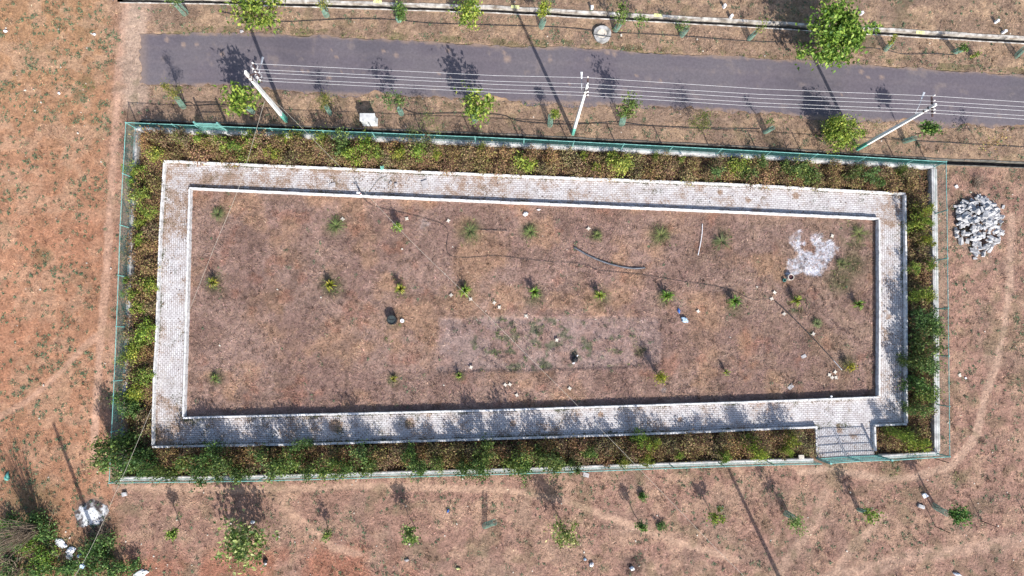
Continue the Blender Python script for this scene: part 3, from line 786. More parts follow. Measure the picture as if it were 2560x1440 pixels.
tree('thin feathery yellowish sapling nearest the western end of the road', (455, 262), (428, 225), 2.0, .5, 1.3, 420, .13, 'leaf_y', 10, .13, (1, .85, .8), GT, asp=.35)
guard((459, 268), (443, 246), 'green net guard round the feathery sapling by the west end of the road')
tree('sapling with large green leaves beside the western power pole', (628, 283), (601, 250), 2.5, 1.05, 1.8, 250, .33, 'leaf_y', 18, .26, (.9, 1, .9), GT)
guard((632, 280), (617, 268), 'green net guard at the foot of the large leaved sapling by the western pole')
tree('thin olive sapling between the western pole and the meter box', (826, 277), (812, 252), 1.9, .5, 1.4, 420, .12, 'leaf_y', 10, .14, (.9, .8, .8), GT, asp=.35)
guard((825, 282), (816, 268), 'green net guard round the olive sapling west of the meter box')
tree('spindly sapling just east of the meter box', (1008, 285), (990, 250), 2.2, .85, 1.2, 260, .15, 'leaf_d', 12, .16, Y1, GT)
guard((1004, 285), (998, 272), 'green net guard round the spindly sapling east of the meter box', .8)
tree('broad light green sapling between the meter box and the middle pole', (1196, 300), (1191, 268), 2.3, 1.05, 1.7, 300, .30, 'leaf_y', 20, .26, (.95, 1, .95), GT)
guard((1188, 303), (1184, 284), 'green net guard under the broad sapling west of the middle pole')
tree('slim sapling with a small round crown left of the middle pole', (1374, 312), (1386, 285), 1.8, .25, .5, 160, .15, 'leaf_y', 7, .10, Y1, GT, seed=41)
guard((1375, 314), (1377, 288), 'upright green net guard just left of the middle pole')
tree('dark green leafy sapling right of the middle pole', (1554, 302), (1573, 266), 2.6, .6, 1.9, 360, .17, 'leaf_d', 14, .16, (1.2, 1.1, .9), GT)
guard((1554, 312), (1559, 292), 'upright green net guard just right of the middle pole')
tree('hazy olive green sapling halfway between the middle and eastern poles', (1748, 330), (1758, 303), 1.6, .75, 1.3, 700, .11, 'leaf_d', 14, .2, (1.3, 1, .8), GT, asp=.5)
tree('almost bare sapling between the hazy olive sapling and the round bush', (1912, 330), (1925, 305), 1.5, .35, .9, 60, .12, 'leaf_d', 6, .12, Y1, GT)
guard((1913, 330), (1931, 320), 'green net guard leaning over, west of the round bush')
tree('dense round yellow green bushy tree beside the eastern power pole', (2092, 345), (2110, 330), 1.5, 1.25, 1.7, 2600, .15, 'leaf_y', 34, .19, (1.05, 1.1, 1), None, 'small_tree')
tree('tall slim sapling with a dense green tuft right of the eastern pole', (2262, 352), (2330, 318), 2.8, .35, .7, 260, .2, 'leaf_d', 8, .13, (1.2, 1.3, 1), GT)
guard((2260, 353), (2288, 345), 'long green net guard fallen outward near the eastern pole', 1.0)
tree('sparse bare twiggy sapling near the right edge below the road', (2455, 375), (2490, 350), 1.8, .7, 1.2, 130, .1, 'leaf_b', 10, .16, (1.5, 1.5, 1), GT)
# verge above the road
tree('sapling with a drooping top at the upper left, in a tall net guard', (468, 38), (430, -5), 2.0, .4, .8, 200, .14, 'leaf_d', 8, .13, Y1, GT)
guard((465, 34), (438, 6), 'tall green net guard at the upper left above the road', 1.3, .2)
tree('spreading tree with bright yellow green leaves at the top left', (678, 74), (638, 20), 2.6, 1.7, 1.6, 600, .28, 'leaf_y', 26, .24, (1, 1.05, 1), None, 'small_tree', r0=.05)
tree('sparse yellowing sapling above the road, right of the top left tree', (822, 38), (806, 8), 1.9, .4, 1.2, 130, .12, 'leaf_y', 8, .14, (1.1, .9, 1), GT)
guard((817, 40), (806, 14), 'green net guard above the road, right of the top left tree', 1.1)
tree('small bushy dark green sapling above the road at the left centre', (1002, 50), (1000, 28), 1.0, .5, .8, 420, .13, 'leaf_d', 12, .14, (1.1, 1.2, 1), GT)
guard((998, 52), (995, 42), 'low green net guard under the dark green bushy sapling above the road', .5)
tree('light green broad crowned sapling above the road at the centre left', (1182, 70), (1172, 28), 2.1, .85, 1.6, 560, .2, 'leaf_y', 22, .2, (1, 1.05, .95), GT)
tree('compact bright yellow green sapling above the road at the centre', (1352, 64), (1359, 22), 2.0, .32, .8, 420, .14, 'leaf_y', 10, .12, (1.15, 1.1, .9), GT, seed=23)
guard((1352, 68), (1360, 48), 'green net guard under the compact bright sapling above the road', .9)
tree('sapling with scattered leaves right of the round manhole', (1540, 80), (1558, 35), 2.1, .75, 1.4, 260, .15, 'leaf_d', 14, .17, (1.3, 1.2, 1), GT)
guard((1538, 76), (1552, 56), 'green net guard right of the round manhole', 1.0)
tree('thin leafy sapling in the verge between the yellow 82 and the manhole', (1598, 85), (1600, 55), 1.2, .4, 1.1, 120, .14, 'leaf_d', 8, .13, (1.3, 1.3, 1), GT)
tree('sparse grey green sapling above the road, right of the yellow 82', (1703, 88), (1708, 58), 1.6, .45, 1.1, 120, .13, 'leaf_d', 8, .14, Y1, GT)
guard((1703, 88), (1718, 70), 'green net guard above the road, right of the yellow 82', 1.0)
tree('nearly leafless sapling above the road, left of the largest tree', (1875, 98), (1905, 62), 1.7, .4, .9, 50, .14, 'leaf_y', 7, .14, Y1, GT)
guard((1873, 97), (1888, 82), 'green net guard above the road, left of the largest tree', 1.0)
tree('largest tree, broad bright green crown overhanging the upper drain and verge', (2038, 130), (2088, 84), 2.6, 2.2, 2.4, 2500, .27, 'leaf_y', 60, .27, (.8, 1.02, .9), None, 'small_tree', r0=.07)
tree('small sapling with yellow leaves right of the largest tree', (2215, 122), (2236, 102), 1.2, .3, .6, 90, .13, 'leaf_y', 6, .1, (1.3, 1.1, 1), GT)
guard((2214, 124), (2232, 102), 'green net guard right of the largest tree', 1.1)
tree('small green sapling between the largest tree and the right edge, above the road', (2390, 130), (2412, 122), 1.1, .35, .6, 120, .13, 'leaf_d', 6, .11, (1.2, 1.3, 1), GT)
guard((2388, 130), (2404, 122), 'green net guard between the largest tree and the right edge', .9)
guard((2540, 140), (2560, 122), 'green net guard at the right edge above the road', 1.0)
tree('tiny yellow green sapling in the verge near the right edge above the road', (2438, 142), (2440, 138), .4, .2, .4, 80, .12, 'leaf_y', 5, .08, Y1, GT)
# southern plantings
GS = 'saplings in the dry field south of the fence'
tree('small green sapling near the ash heap', (452, 1312), (426, 1338), 1.6, .38, .7, 240, .14, 'leaf_y', 8, .12, (.8, 1, .9), GS)
tree('large pale leaved young tree south of the fence at the left', (645, 1335), (609, 1360), 2.2, 1.5, 2.2, 620, .27, 'leaf_p', 30, .28, (.85, .95, .9), None, 'small_tree', r0=.04)
tree('small dense green sapling right of the pale leaved tree', (820, 1318), (816, 1338), 1.1, .3, .7, 160, .13, 'leaf_d', 6, .11, (1.4, 1.3, 1), GS)
tree('bushy pale green sapling left of the fallen net guard', (1040, 1320), (1022, 1343), 1.9, .65, 1.0, 300, .17, 'leaf_p', 12, .15, (.8, 1, .8), GS)
guard((1210, 1315), (1237, 1305), 'green net guard leaning over alone in the southern field', 1.3)
tree('pale yellowish tree with curling branches at the bottom centre', (1402, 1300), (1408, 1328), 2.0, .85, 1.3, 520, .17, 'leaf_p', 20, .17, (1, 1, .95), GS)
tree('slim dark green sapling right of the pale curling tree', (1596, 1300), (1603, 1318), 1.7, .28, .9, 260, .14, 'leaf_d', 7, .10, (1.1, 1.2, 1), GS)
tree('small low bush north of the slim dark green sapling', (1602, 1246), (1603, 1245), .3, .3, .4, 260, .1, 'leaf_d', 8, .08, (1, 1.3, 1), GS, 'bush', 'bush')
tree('small low bush right of the slim dark green sapling', (1652, 1318), (1654, 1318), .3, .32, .35, 220, .1, 'leaf_d', 8, .08, (.8, 1.1, 1), GS, 'bush', 'bush')
tree('forked yellow green sapling left of the long pole shadow', (1780, 1290), (1797, 1294), 1.5, .5, .9, 220, .16, 'leaf_y', 9, .12, (.95, 1, .9), GS)
tree('thin pale sapling in a net guard right of the long pole shadow', (1966, 1285), (1995, 1308), 2.1, .75, 1.1, 240, .14, 'leaf_p', 11, .14, (.75, .95, .8), GS)
guard((1964, 1282), (1985, 1295), 'green net guard right of the long pole shadow', 1.1)
tree('small green sapling between the guard and the south east corner', (2150, 1276), (2175, 1288), 1.7, .45, 1.0, 180, .15, 'leaf_y', 9, .13, (.8, .95, .8), GS)
guard((2146, 1274), (2165, 1280), 'green net guard south of the double gate', .9, .13)
tree('tall sapling with a dense deep green crown near the lower right rods', (2336, 1266), (2396, 1288), 2.6, .5, .5, 300, .19, 'leaf_d', 10, .15, (.9, 1.2, .9), GS)
guard((2334, 1264), (2366, 1283), 'long tilted green net guard near the lower right rods', 1.45, .18)
# wispy tree growing through the road-side fence
tree('wispy grey green tree growing through the road side fence', (1085, 372), (1062, 330), 2.0, 1.2, 1.0, 650, .10, 'leaf_d', 26, .22, (1.3, 1.15, 1.1), None, 'small_tree', asp=.6)

# ------------------------------------------------------------------ hedge shrubs in the planting beds
def shrub_proto(kind, seed, Rr, hh, n, ls, mt):
    r = np.random.RandomState(seed)
    P, cl = blob_points(r, n, Rr, hh, 16, .12); P[:, 2] += hh * .55; cl[:, 2] += hh * .55
    P[:, 2] = np.maximum(P[:, 2], .04)
    fol = leaves_mesh('foliage', P, ls, r, 1.0, 1.0, True)
    m = MB(); rr = random.Random(seed)
    for c in cl[:9]:
        m.tube([(rr.uniform(-.06, .06), rr.uniform(-.06, .06), -.05), (c[0] * .4, c[1] * .4, max(.1, c[2] * .6)), tuple(c)], [.018, .012, .005], 4)
    me = bpy.data.meshes.new('stems'); me.from_pydata(m.v, [], m.f); me.update()
    fol.materials.append(M[mt]); me.materials.append(M['bark'])
    return fol, me
PROT = {'y': [shrub_proto('y', 100 + i, .52, 1.0, 950, .09, 'leaf_y') for i in range(5)],
        'd': [shrub_proto('d', 200 + i, .52, 1.1, 1000, .095, 'leaf_d') for i in range(5)],
        'b': [shrub_proto('b', 300 + i, .54, .75, 850, .08, 'leaf_b') for i in range(5)]}
shr_rng = random.Random(5)
def shrub(px, py, rad, kind, label, group, z=.6, zs=1.0):
    p = at(px, py, z); fol, st = PROT[kind][shr_rng.randrange(5)]
    t = bpy.data.objects.new('dry_shrub' if kind == 'b' else 'shrub', None); col.objects.link(t); t.empty_display_size = .2
    s = rad * .0265 / .55
    t.location = (p.x, p.y, 0); t.rotation_euler = (0, 0, shr_rng.uniform(0, 6.28)); t.scale = (s, s, (s * .5 + .5) * zs * shr_rng.uniform(.85, 1.15))
    tag(t, label, 'shrub', group)
    v = shr_rng.uniform(.8, 1.2)
    o1 = bpy.data.objects.new('foliage', fol); col.objects.link(o1); o1.parent = t
    o1.color = (v * shr_rng.uniform(.85, 1.15), v, v * shr_rng.uniform(.8, 1.1), 1)
    o2 = bpy.data.objects.new('stems', st); col.objects.link(o2); o2.parent = t
    return t
ORD = 'first second third fourth fifth sixth seventh eighth ninth tenth eleventh twelfth thirteenth fourteenth fifteenth sixteenth seventeenth eighteenth nineteenth twentieth'.split()
TENS = {2: 'twenty', 3: 'thirty', 4: 'forty', 5: 'fifty', 6: 'sixty', 7: 'seventy', 8: 'eighty', 9: 'ninety'}
TENTH = {20: 'twentieth', 30: 'thirtieth', 40: 'fortieth', 50: 'fiftieth', 60: 'sixtieth', 70: 'seventieth', 80: 'eightieth'}
def ordn(i):
    if i < 20: return ORD[i]
    k = i + 1
    if k in TENTH: return TENTH[k]
    return TENS[k // 10] + '-' + ORD[k % 10 - 1]
GN = [(395, 385, 20), (450, 345, 14), (512, 352, 20), (565, 365, 22), (602, 378, 25), (640, 350, 25), (690, 385, 20), (745, 350, 20), (705, 345, 14), (812, 352, 22), (858, 365, 28), (882, 394, 24), (915, 370, 28), (942, 385, 22), (1000, 385, 20), (1050, 385, 22), (1090, 385, 14), (1205, 372, 12), (1312, 408, 30), (1460, 388, 15), (1486, 420, 18), (1530, 396, 22), (1552, 412, 30), (1640, 390, 10), (1702, 400, 10), (1788, 432, 20), (1842, 415, 26), (1868, 436, 22), (1905, 405, 20), (1990, 425, 26), (2022, 442, 25), (1962, 418, 18), (2130, 432, 18), (2166, 440, 20), (2192, 458, 15), (2250, 425, 12)]
GW = [(342, 428, 26), (330, 455, 18), (355, 495, 24), (366, 530, 22), (346, 600, 20), (322, 702, 15), (370, 715, 22), (332, 738, 22), (350, 768, 20), (370, 830, 27), (348, 858, 22), (332, 882, 24), (312, 898, 18), (357, 945, 25), (345, 978, 24), (318, 1000, 26), (335, 1030, 22), (350, 560, 14)]
GS_ = [(310, 1125, 40), (352, 1142, 30), (288, 1112, 24), (330, 1166, 26), (285, 1150, 22), (375, 1170, 20), (420, 1182, 22), (470, 1150, 26), (520, 1176, 28), (545, 1132, 26), (565, 1162, 30), (600, 1182, 28), (655, 1132, 20), (690, 1166, 32), (740, 1150, 30), (757, 1112, 20), (780, 1175, 20), (830, 1160, 28), (872, 1168, 24), (910, 1130, 28), (928, 1160, 24), (1025, 1130, 20), (1045, 1165, 26), (1100, 1155, 20), (1160, 1166, 22), (1215, 1120, 26), (1200, 1162, 28), (1290, 1140, 34), (1310, 1165, 28), (1370, 1140, 30), (1392, 1163, 26), (1432, 1165, 20), (1472, 1132, 20), (1560, 1158, 14), (1598, 1098, 24), (1615, 1145, 20), (1632, 1104, 18), (1700, 1138, 14), (1810, 1140, 18), (1870, 1104, 20), (1890, 1134, 20), (1975, 1098, 18), (1968, 1126, 14), (2232, 1082, 16), (2290, 1108, 22), (2268, 1092, 18)]
GE = [(2306, 525, 20), (2290, 560, 24), (2318, 600, 18), (2325, 660, 16), (2290, 668, 18), (2298, 738, 22), (2326, 745, 16), (2295, 795, 28), (2328, 818, 26), (2345, 830, 18), (2300, 860, 32), (2282, 900, 24), (2310, 920, 28), (2290, 958, 28), (2308, 990, 26), (2292, 1020, 22), (2312, 560, 16)]
def cls(lst, side, kindf, ax, grp, z):
    byk = {}
    for q in sorted(lst, key=lambda q: q[ax]):
        k = kindf(q); byk.setdefault(k, []).append(q)
    frm = 'from the west' if ax == 0 else 'from the north'
    nm = {'y': 'yellow green', 'd': 'deep green'}
    for k, L in byk.items():
        for i, (x, y, r_) in enumerate(L):
            shrub(x, y, r_, k, '%s %s shrub %s in the %s planting bed' % (ordn(i), nm[k], frm, side), grp, z, 1.95 if side == 'southern' else 1.6 if side == 'eastern' else (1.5 if side == 'road side' and x < 1300 else 1.1))
cls(GN, 'road side', lambda q: 'y' if q[0] % 10 < 8 and q[0] < 1900 else 'd', 0, 'green shrubs in the planting beds', .55)
cls(GW, 'western', lambda q: 'y' if q[1] < 990 else 'd', 1, 'green shrubs in the planting beds', .6)
cls(GS_, 'southern', lambda q: 'd' if q[0] < 1500 else 'y', 0, 'green shrubs in the planting beds', .9)
cls(GE, 'eastern', lambda q: 'd' if q[1] > 780 else 'y', 1, 'green shrubs in the planting beds', .9)
# dry brown shrubs fill the rest
def fill(A, B, n, rows, side, ax, z=.4):
    """A,B pixel polylines bounding the bed"""
    L = []
    for i in range(n):
        for j in range(rows):
            t = (i + .5 + (.5 if j % 2 else 0) + shr_rng.uniform(-.25, .25)) / (n + .5); s = (j + .5) / rows + shr_rng.uniform(-.08, .08)
            a = Vector((*px_i(A, t), 0)); b = Vector((*px_i(B, t), 0)); p = a.lerp(b, s); L.append((p.x, p.y, shr_rng.uniform(19, 27), 1.9 if (side == 'road side' and j == 0 and p.x < 1400) else (1.8 if side == 'southern' and j == 0 else 1.0)))
    frm = 'from the west' if ax == 0 else 'from the north'
    for i, (x, y, r_, hz_) in enumerate(sorted(L, key=lambda q: q[ax])):
        shrub(x, y, r_, 'b', '%s dry brown shrub %s in the %s planting bed' % (ordn(i), frm, side), 'dry shrubs in the planting beds', z * (1 + (hz_ - 1) * .4), hz_)
def px_i(pts, t):
    L = [0]
    for a, b in zip(pts[:-1], pts[1:]): L.append(L[-1] + math.hypot(b[0] - a[0], b[1] - a[1]))
    d = t * L[-1]
    for i in range(len(pts) - 1):
        if d <= L[i + 1] + 1e-6:
            k = (d - L[i]) / (L[i + 1] - L[i]); return (pts[i][0] + (pts[i + 1][0] - pts[i][0]) * k, pts[i][1] + (pts[i + 1][1] - pts[i][1]) * k)
    return pts[-1]
fill([(345, 334), (1240, 366), (1880, 398), (2310, 420)], [(360, 400), (1240, 436), (1880, 462), (2305, 484)], 41, 2, 'road side', 0)
fill([(330, 410), (317, 700), (306, 950), (300, 1100)], [(400, 420), (390, 700), (376, 950), (374, 1110)], 13, 2, 'western', 1)
fill([(400, 1130), (1240, 1112), (2035, 1082)], [(400, 1180), (1240, 1165), (2035, 1130)], 36, 2, 'southern', 0, .6)
fill([(2285, 490), (2286, 1060)], [(2315, 490), (2320, 1060)], 13, 2, 'eastern', 1)
fill([(2215, 1080), (2215, 1120)], [(2310, 1080), (2310, 1120)], 2, 3, 'south east corner', 0)

# ------------------------------------------------------------------ interior plants
def fronds(label, px, py, R_, n, mt, tint, wd=.05, up=.35, group='small palms in a row on the lawn', name='small_palm', cat='plant', seed=1, droop=.5):
    b = at(px, py, 0); t = thing(name, label, cat, b, group); r = random.Random(seed + int(px)); V = []; Fc = []
    for i in range(n):
        a = r.uniform(0, 6.283); L = R_ * r.uniform(.55, 1.1); u = r.uniform(.5, 1.3) * up; d = Vector((math.cos(a), math.sin(a), 0)); s = Vector((-d.y, d.x, 0)); k0 = len(V)
        for k in range(5):
            q = k / 4; p = d * L * q + Vector((0, 0, .02 + u * (math.sin(q * 2.3) * 1.1 - droop * q * q))); ww = wd * (1 - q) ** .6 * (.3 if k == 0 else 1)
            V += [p - s * ww, p + s * ww]
        for k in range(4):
            z = k0 + 2 * k; Fc.append((z, z + 1, z + 3, z + 2))
    V = np.array([tuple(v) for v in V]); V[:, 2] = np.maximum(V[:, 2], .01)
    link('fronds', npmesh('fronds', V, np.array(Fc)), M[mt], t, tint)
    m = MB(); m.tube([(0, 0, -.05), (0, 0, up * .6)], [.04, .025], 7); m.build('stem', M['bark'], t, True)
    return t
PL = [(539, 707, .42, 'leaf_y', (1.2, 1, .8), 'yellow green'), (829, 713, .40, 'leaf_y', (1.3, 1.05, .7), 'yellowish'), (1003, 723, .42, 'leaf_y', (1.15, 1, .8), 'yellow green'), (1163, 727, .48, 'leaf_y', (.9, 1.1, .8), 'fresh green'),
      (1335, 731, .46, 'leaf_y', (.7, 1, .8), 'fresh green'), (1497, 739, .42, 'leaf_y', (.9, 1, .8), 'patchy green'), (1664, 741, .50, 'leaf_y', (.7, 1, .8), 'fresh green'), (1831, 753, .50, 'leaf_y', (.65, 1, .8), 'fresh green'), (1985, 752, .46, 'leaf_y', (1, 1, .7), 'yellow green'), (2138, 760, .42, 'leaf_y', (.75, 1, .8), 'fresh green')]
for i, (x, y, rr_, mt_, tn, cn) in enumerate(PL):
    fronds('%s small palm, %s from the west in the row across the lawn' % (cn, ORD[i]), x, y, rr_ * 1.05, 30 + 3 * (i % 4), mt_, tuple(c * .8 for c in tn), .04, .75, seed=i)
PG = 'small plants on the lawn'
tree('small round light green bush by the northern kerb of the lawn', (985, 580), (994, 568), .7, .32, .6, 260, .12, 'leaf_y', 9, .1, (.85, 1.05, 1), PG, 'bush', 'bush')
tree('tall narrow yellow bush by the lower edge of the pale lawn patch', (1648, 945), (1651, 942), 1.0, .2, 1.7, 420, .10, 'leaf_y', 12, .11, (1.2, 1, .6), PG, 'bush', 'bush')
tree('small yellow bush in the south east corner of the lawn', (2122, 918), (2127, 916), .5, .25, .6, 160, .1, 'leaf_y', 7, .09, (1.5, 1.1, .5), PG, 'bush', 'bush')
fronds('small green plant just below the pale lawn patch at its left end', 1148, 938, .28, 22, 'leaf_y', (.8, .9, .8), .03, .5, PG, 'lawn_plant', 'plant', 3)
fronds('small thin plant right of the tall yellow bush', 1813, 930, .3, 18, 'leaf_y', (.9, .9, .8), .03, .6, PG, 'lawn_plant', 'plant', 4)
fronds('low yellow green tuft on the lawn below the black tank', 985, 946, .32, 26, 'leaf_y', (.9, .75, .7), .025, .35, PG, 'lawn_plant', 'plant', 5)
fronds('low green tuft in the south west part of the lawn', 540, 945, .4, 34, 'leaf_d', (1.2, 1.1, 1), .022, .35, PG, 'lawn_plant', 'plant', 6)
GT2 = 'rough green tufts on the northern half of the lawn'
for i, (x, y, r_, tn, lb) in enumerate([(546, 535, .62, (1.2, 1.1, 1), 'in the north west corner of the lawn'), (842, 565, .8, (1.3, 1.3, 1), 'left of the small round light green bush'), (1175, 578, .8, (1.2, 1.1, 1), 'under the upper end of the long black cable'), (1325, 580, .65, (1.3, 1.3, 1), 'below the white rubble on the lawn'),
                                     (1492, 588, .45, (1.4, 1.3, 1), 'above the curved black pipe'), (1652, 588, .85, (1.4, 1.2, 1), 'right of the curved black pipe, tallest grass'), (1802, 605, .85, (1.1, 1, 1), 'right of the white stick'), (2145, 585, .8, (1.4, 1.2, 1), 'in the north east corner of the lawn'), (2040, 808, .45, (1.5, 1.4, 1.4), 'greyish, between the two eastern palms and the thin pipe'), (2100, 660, .6, (1.3, 1.1, 1), 'right of the white lime patch')]):
    fronds('rough green grass tuft %s' % lb, x, y, r_ * .9, 90, 'leaf_w', (tn[0] * .9, tn[1] * .82, tn[2] * .6), .012, .26, GT2, 'grass_tuft', 'grass tuft', 20 + i)

# ------------------------------------------------------------------ power poles and wires
def pole(base_px, top_px, zt, label, lamp=None, arm=None, base_w=.30):
    b = at(*base_px, 0); tp_ = at(*top_px, zt)
    t = thing('power_pole', label, 'utility pole', b, 'concrete power poles'); T = Vector((tp_.x - b.x, tp_.y - b.y, zt))
    g0 = T * .16
    MB().beam(T * -.04, g0, .17, base_w, .165, base_w * .95).build('painted_base', M['polegreen'], t, bevel=.012)
    MB().beam(g0, T, .163, base_w * .94, .12, base_w * .62).build('shaft', M['pole'], t, bevel=.012)
    for k in (.93, .88): MB().beam(T * (k - .005), T * (k + .005), .17, base_w * .75).build('clamp_band', M['rust'], t)
    if arm:
        a0 = at(*arm[0], arm[2]) - b; a1 = at(*arm[1], arm[2]) - b
        m = MB().beam(a0, a1, .07, .07); m.beam(T * .93, (a0 + a1) / 2, .05, .05); m.build('cross_arm', M['rust'], t)
        for k in arm[3]:
            p = at(*k, arm[2]) - b
            MB().tube([p, p + Vector((0, 0, .04)), p + Vector((0, 0, .10)), p + Vector((0, 0, .16))], [.02, .045, .05, .025], 8).build('insulator', M['insul'], t, True)
    if lamp:
        l0 = at(*lamp[0], lamp[2]) - b; l1 = at(*lamp[1], lamp[2] + .25) - b
        MB().tube([T * .86, l0, l0.lerp(l1, .5) + Vector((0, 0, .08)), l1], .017, 8).build('lamp_arm', M['steel'], t, True)
        d = (l1 - l0).normalized()
        m = MB().beam(l1 - d * .05, l1 + d * .34, .07, .06, .12, .04); m.build('lamp_head', M['steel'], t, bevel=.01)
    return t
WZ = 7.75
WIRES = [  # y at the four stations
    [(633, 159), (1240, 189), (1469, 194), (1900, 222), (2333, 240), (2560, 255), (3000, 281)],
    [(634, 173), (1240, 203), (1469, 210), (1900, 236), (2333, 253), (2560, 267), (3000, 293)],
    [(640, 181), (1240, 211), (1469, 219), (1900, 246), (2333, 262), (2560, 277), (3000, 303)],
    [(645, 194), (1240, 223), (1469, 231), (1900, 257), (2333, 275), (2560, 289), (3000, 315)],
    [(652, 202), (1240, 231), (1469, 239), (1900, 266), (2333, 283), (2560, 298), (3000, 324)]]
WN = ['northernmost', 'second', 'middle', 'fourth', 'southernmost']
for i, wr in enumerate(WIRES):
    P = []
    for (x0, y0), (x1, y1), s0 in zip(wr[:-1], wr[1:], (0, .5, 0, .5, 0, .2)):
        for k in range(8):
            q = k / 8; P.append((x0 + (x1 - x0) * q, y0 + (y1 - y0) * q))
    P.append(wr[-1])
    xs = [633 + 5 * i, 1469, 2333, 3200]
    def sag(x):
        for a, b in zip(xs[:-1], xs[1:]):
            if a <= x <= b: u = (x - a) / (b - a); return -.28 * 4 * u * (1 - u)
        return 0
    o = MB().tube([at(x, y, WZ + .14 + sag(x)) for x, y in P], .007, 5, False).build('overhead_wire', M['wire'])
    tag(o, '%s of the five pale overhead wires strung along the road' % WN[i], 'wire', 'overhead wires along the road')
pole((716, 301), (613, 180), 8.1, 'pale concrete power pole at the western end of the wires', ((643, 208), (654, 158), 7.2), ((631, 157), (655, 206), WZ, [w_[0] for w_ in WIRES]))
o = MB()
for (x, y) in ((636, 166), (640, 178), (646, 190)):
    o.tube([at(x + 9 * math.cos(a * .7), y + 7 * math.sin(a * .7), WZ - .1 - .02 * a) for a in range(10)], .012, 4, False)
tag(o.build('jumper_loop', M['wire']), 'curled pale wire loops at the top of the western power pole', 'wire')
pole((1432, 334), (1468, 214), 8.1, 'pale concrete power pole in the middle of the wires', ((1454, 224), (1454, 196), 7.4), ((1470, 190), (1468, 243), WZ, [w_[2] for w_ in WIRES]), .24)
pole((2143, 373), (2340, 261), 8.1, 'pale concrete power pole at the eastern end, green at its foot', ((2288, 283), (2304, 246), 7.2), ((2329, 240), (2331, 292), WZ, [w_[4] for w_ in WIRES]), .22)
pole((286, 1462), (42, 1600), 8.6, 'pale power pole just below the lower left of the view')
pole((1996, 1545), (2162, 1702), 8.1, 'pale power pole just below the bottom right of the view')
def cable(pts, r_, name, label, mt, cat='cable', group=None):
    P = [at(*p) for p in pts]; Q = []
    for i in range(len(P) - 1):
        p0 = P[max(i - 1, 0)]; p1 = P[i]; p2 = P[i + 1]; p3 = P[min(i + 2, len(P) - 1)]
        for k in range(6):
            t = k / 6
            Q.append(.5 * ((2 * p1) + (p2 - p0) * t + (2 * p0 - 5 * p1 + 4 * p2 - p3) * t * t + (-p0 + 3 * p1 - 3 * p2 + p3) * t ** 3))
    Q.append(P[-1]); o = MB().tube(Q, r_, 6).build(name, M[mt], None, True)
    return tag(o, label, cat, group)
cable([(663, 252, 6.0), (655, 275, 5.9), (600, 460, 5.6), (535, 620, 5.5), (468, 790, 5.6), (420, 918, 5.8), (375, 1030, 6.2), (295, 1218, 6.9), (200, 1420, 7.6), (60, 1598, 8.3)], .0065, 'service_cable', 'pale slack cable from the western pole over the walk to the lower left', 'cable')
cable([(664, 235, 6.3), (720, 285, 6.1), (890, 458, 5.7), (1035, 610, 5.5), (1180, 750, 5.4), (1320, 890, 5.5), (1440, 1010, 5.8), (1640, 1215, 6.5), (1860, 1440, 7.2), (2150, 1700, 7.9)], .0065, 'service_cable', 'pale slack cable crossing the lawn diagonally from the western pole', 'cable')
p = at(205, 1415, 7.57); o = MB(); 
for k in range(5): o.box(p + Vector((random.uniform(-.06, .06), random.uniform(-.06, .06), random.uniform(-.1, .02))), (.13, .1, .08), Matrix.Rotation(k, 3, 'Z'), .2)
tag(o.build('cable_tag', M['sky_bag']), 'light blue rag tied round the cable at the lower left', 'rag')

# ------------------------------------------------------------------ smaller things
# meter box
c = at(932, 302, 0); c = Vector((c.x, c.y, 0)); bt_ = [at(900, 284, 1.05), at(936, 284, 1.05), at(936, 302, 1.05), at(900, 302, 1.05)]
cx_ = sum(v.x for v in bt_) / 4; cy_ = sum(v.y for v in bt_) / 4
t = thing('meter_box', 'grey metal cabinet on a pale plinth on the verge, north of the fence', 'cabinet', (cx_, cy_, 0))
MB().box((0, 0, .06), (.93, .50, .16)).build('plinth', M['boxplinth'], t, bevel=.01)
MB().box((0, 0, .56), (.88, .43, .86)).build('cabinet_body', M['boxplinth'], t, bevel=.01)
MB().box((0, .01, 1.02), (.94, .50, .06)).build('cabinet_roof', M['box'], t, bevel=.01)
m = MB(); m.box((-.21, -.221, .6), (.38, .012, .7)); m.box((.21, -.221, .6), (.38, .012, .7)); m.build('cabinet_door', M['boxplinth'], t)
# manhole ring
c = at(1505, 88, 0); t = thing('manhole', 'round grey concrete chamber ring with a cream cover beside the road', 'manhole', c)
def disc_ring(r0, r1, z0, z1, n=40, wob=0):
    b = MB(); V = []
    for i in range(n):
        a = 2 * math.pi * i / n; k = 1 + wob * math.sin(3 * a) 
        for (r_, z) in ((r0, z1), (r1 * k, z1), (r1 * k, z0), (r0, z0)): V.append((math.cos(a) * r_, math.sin(a) * r_, z))
    Fs = []
    for i in range(n):
        j = (i + 1) % n
        for k in range(4): Fs.append((4 * i + k, 4 * i + (k + 1) % 4, 4 * j + (k + 1) % 4, 4 * j + k))
    return b.poly(V, Fs)
def disc(r_, z0, z1, n=40):
    b = MB(); b.tube([(0, 0, z0), (0, 0, z1)], r_, n); return b
disc_ring(.32, .56, -.1, .22, 40, .02).build('concrete_ring', M['conc'], t)
disc(.315, .0, .17).build('cover', M['cream'], t)
m = MB(); m.box((.13, -.02, .178), (.07, .05, .012)); m.box((.02, -.13, .178), (.06, .05, .012)); m.build('cover_handles', M['rust'], t)
cable([(1484, 85, .25), (1500, 89, .26), (1530, 92, .25)], .02, 'pipe_piece', 'short black pipe lying across the round manhole', 'black', 'pipe')
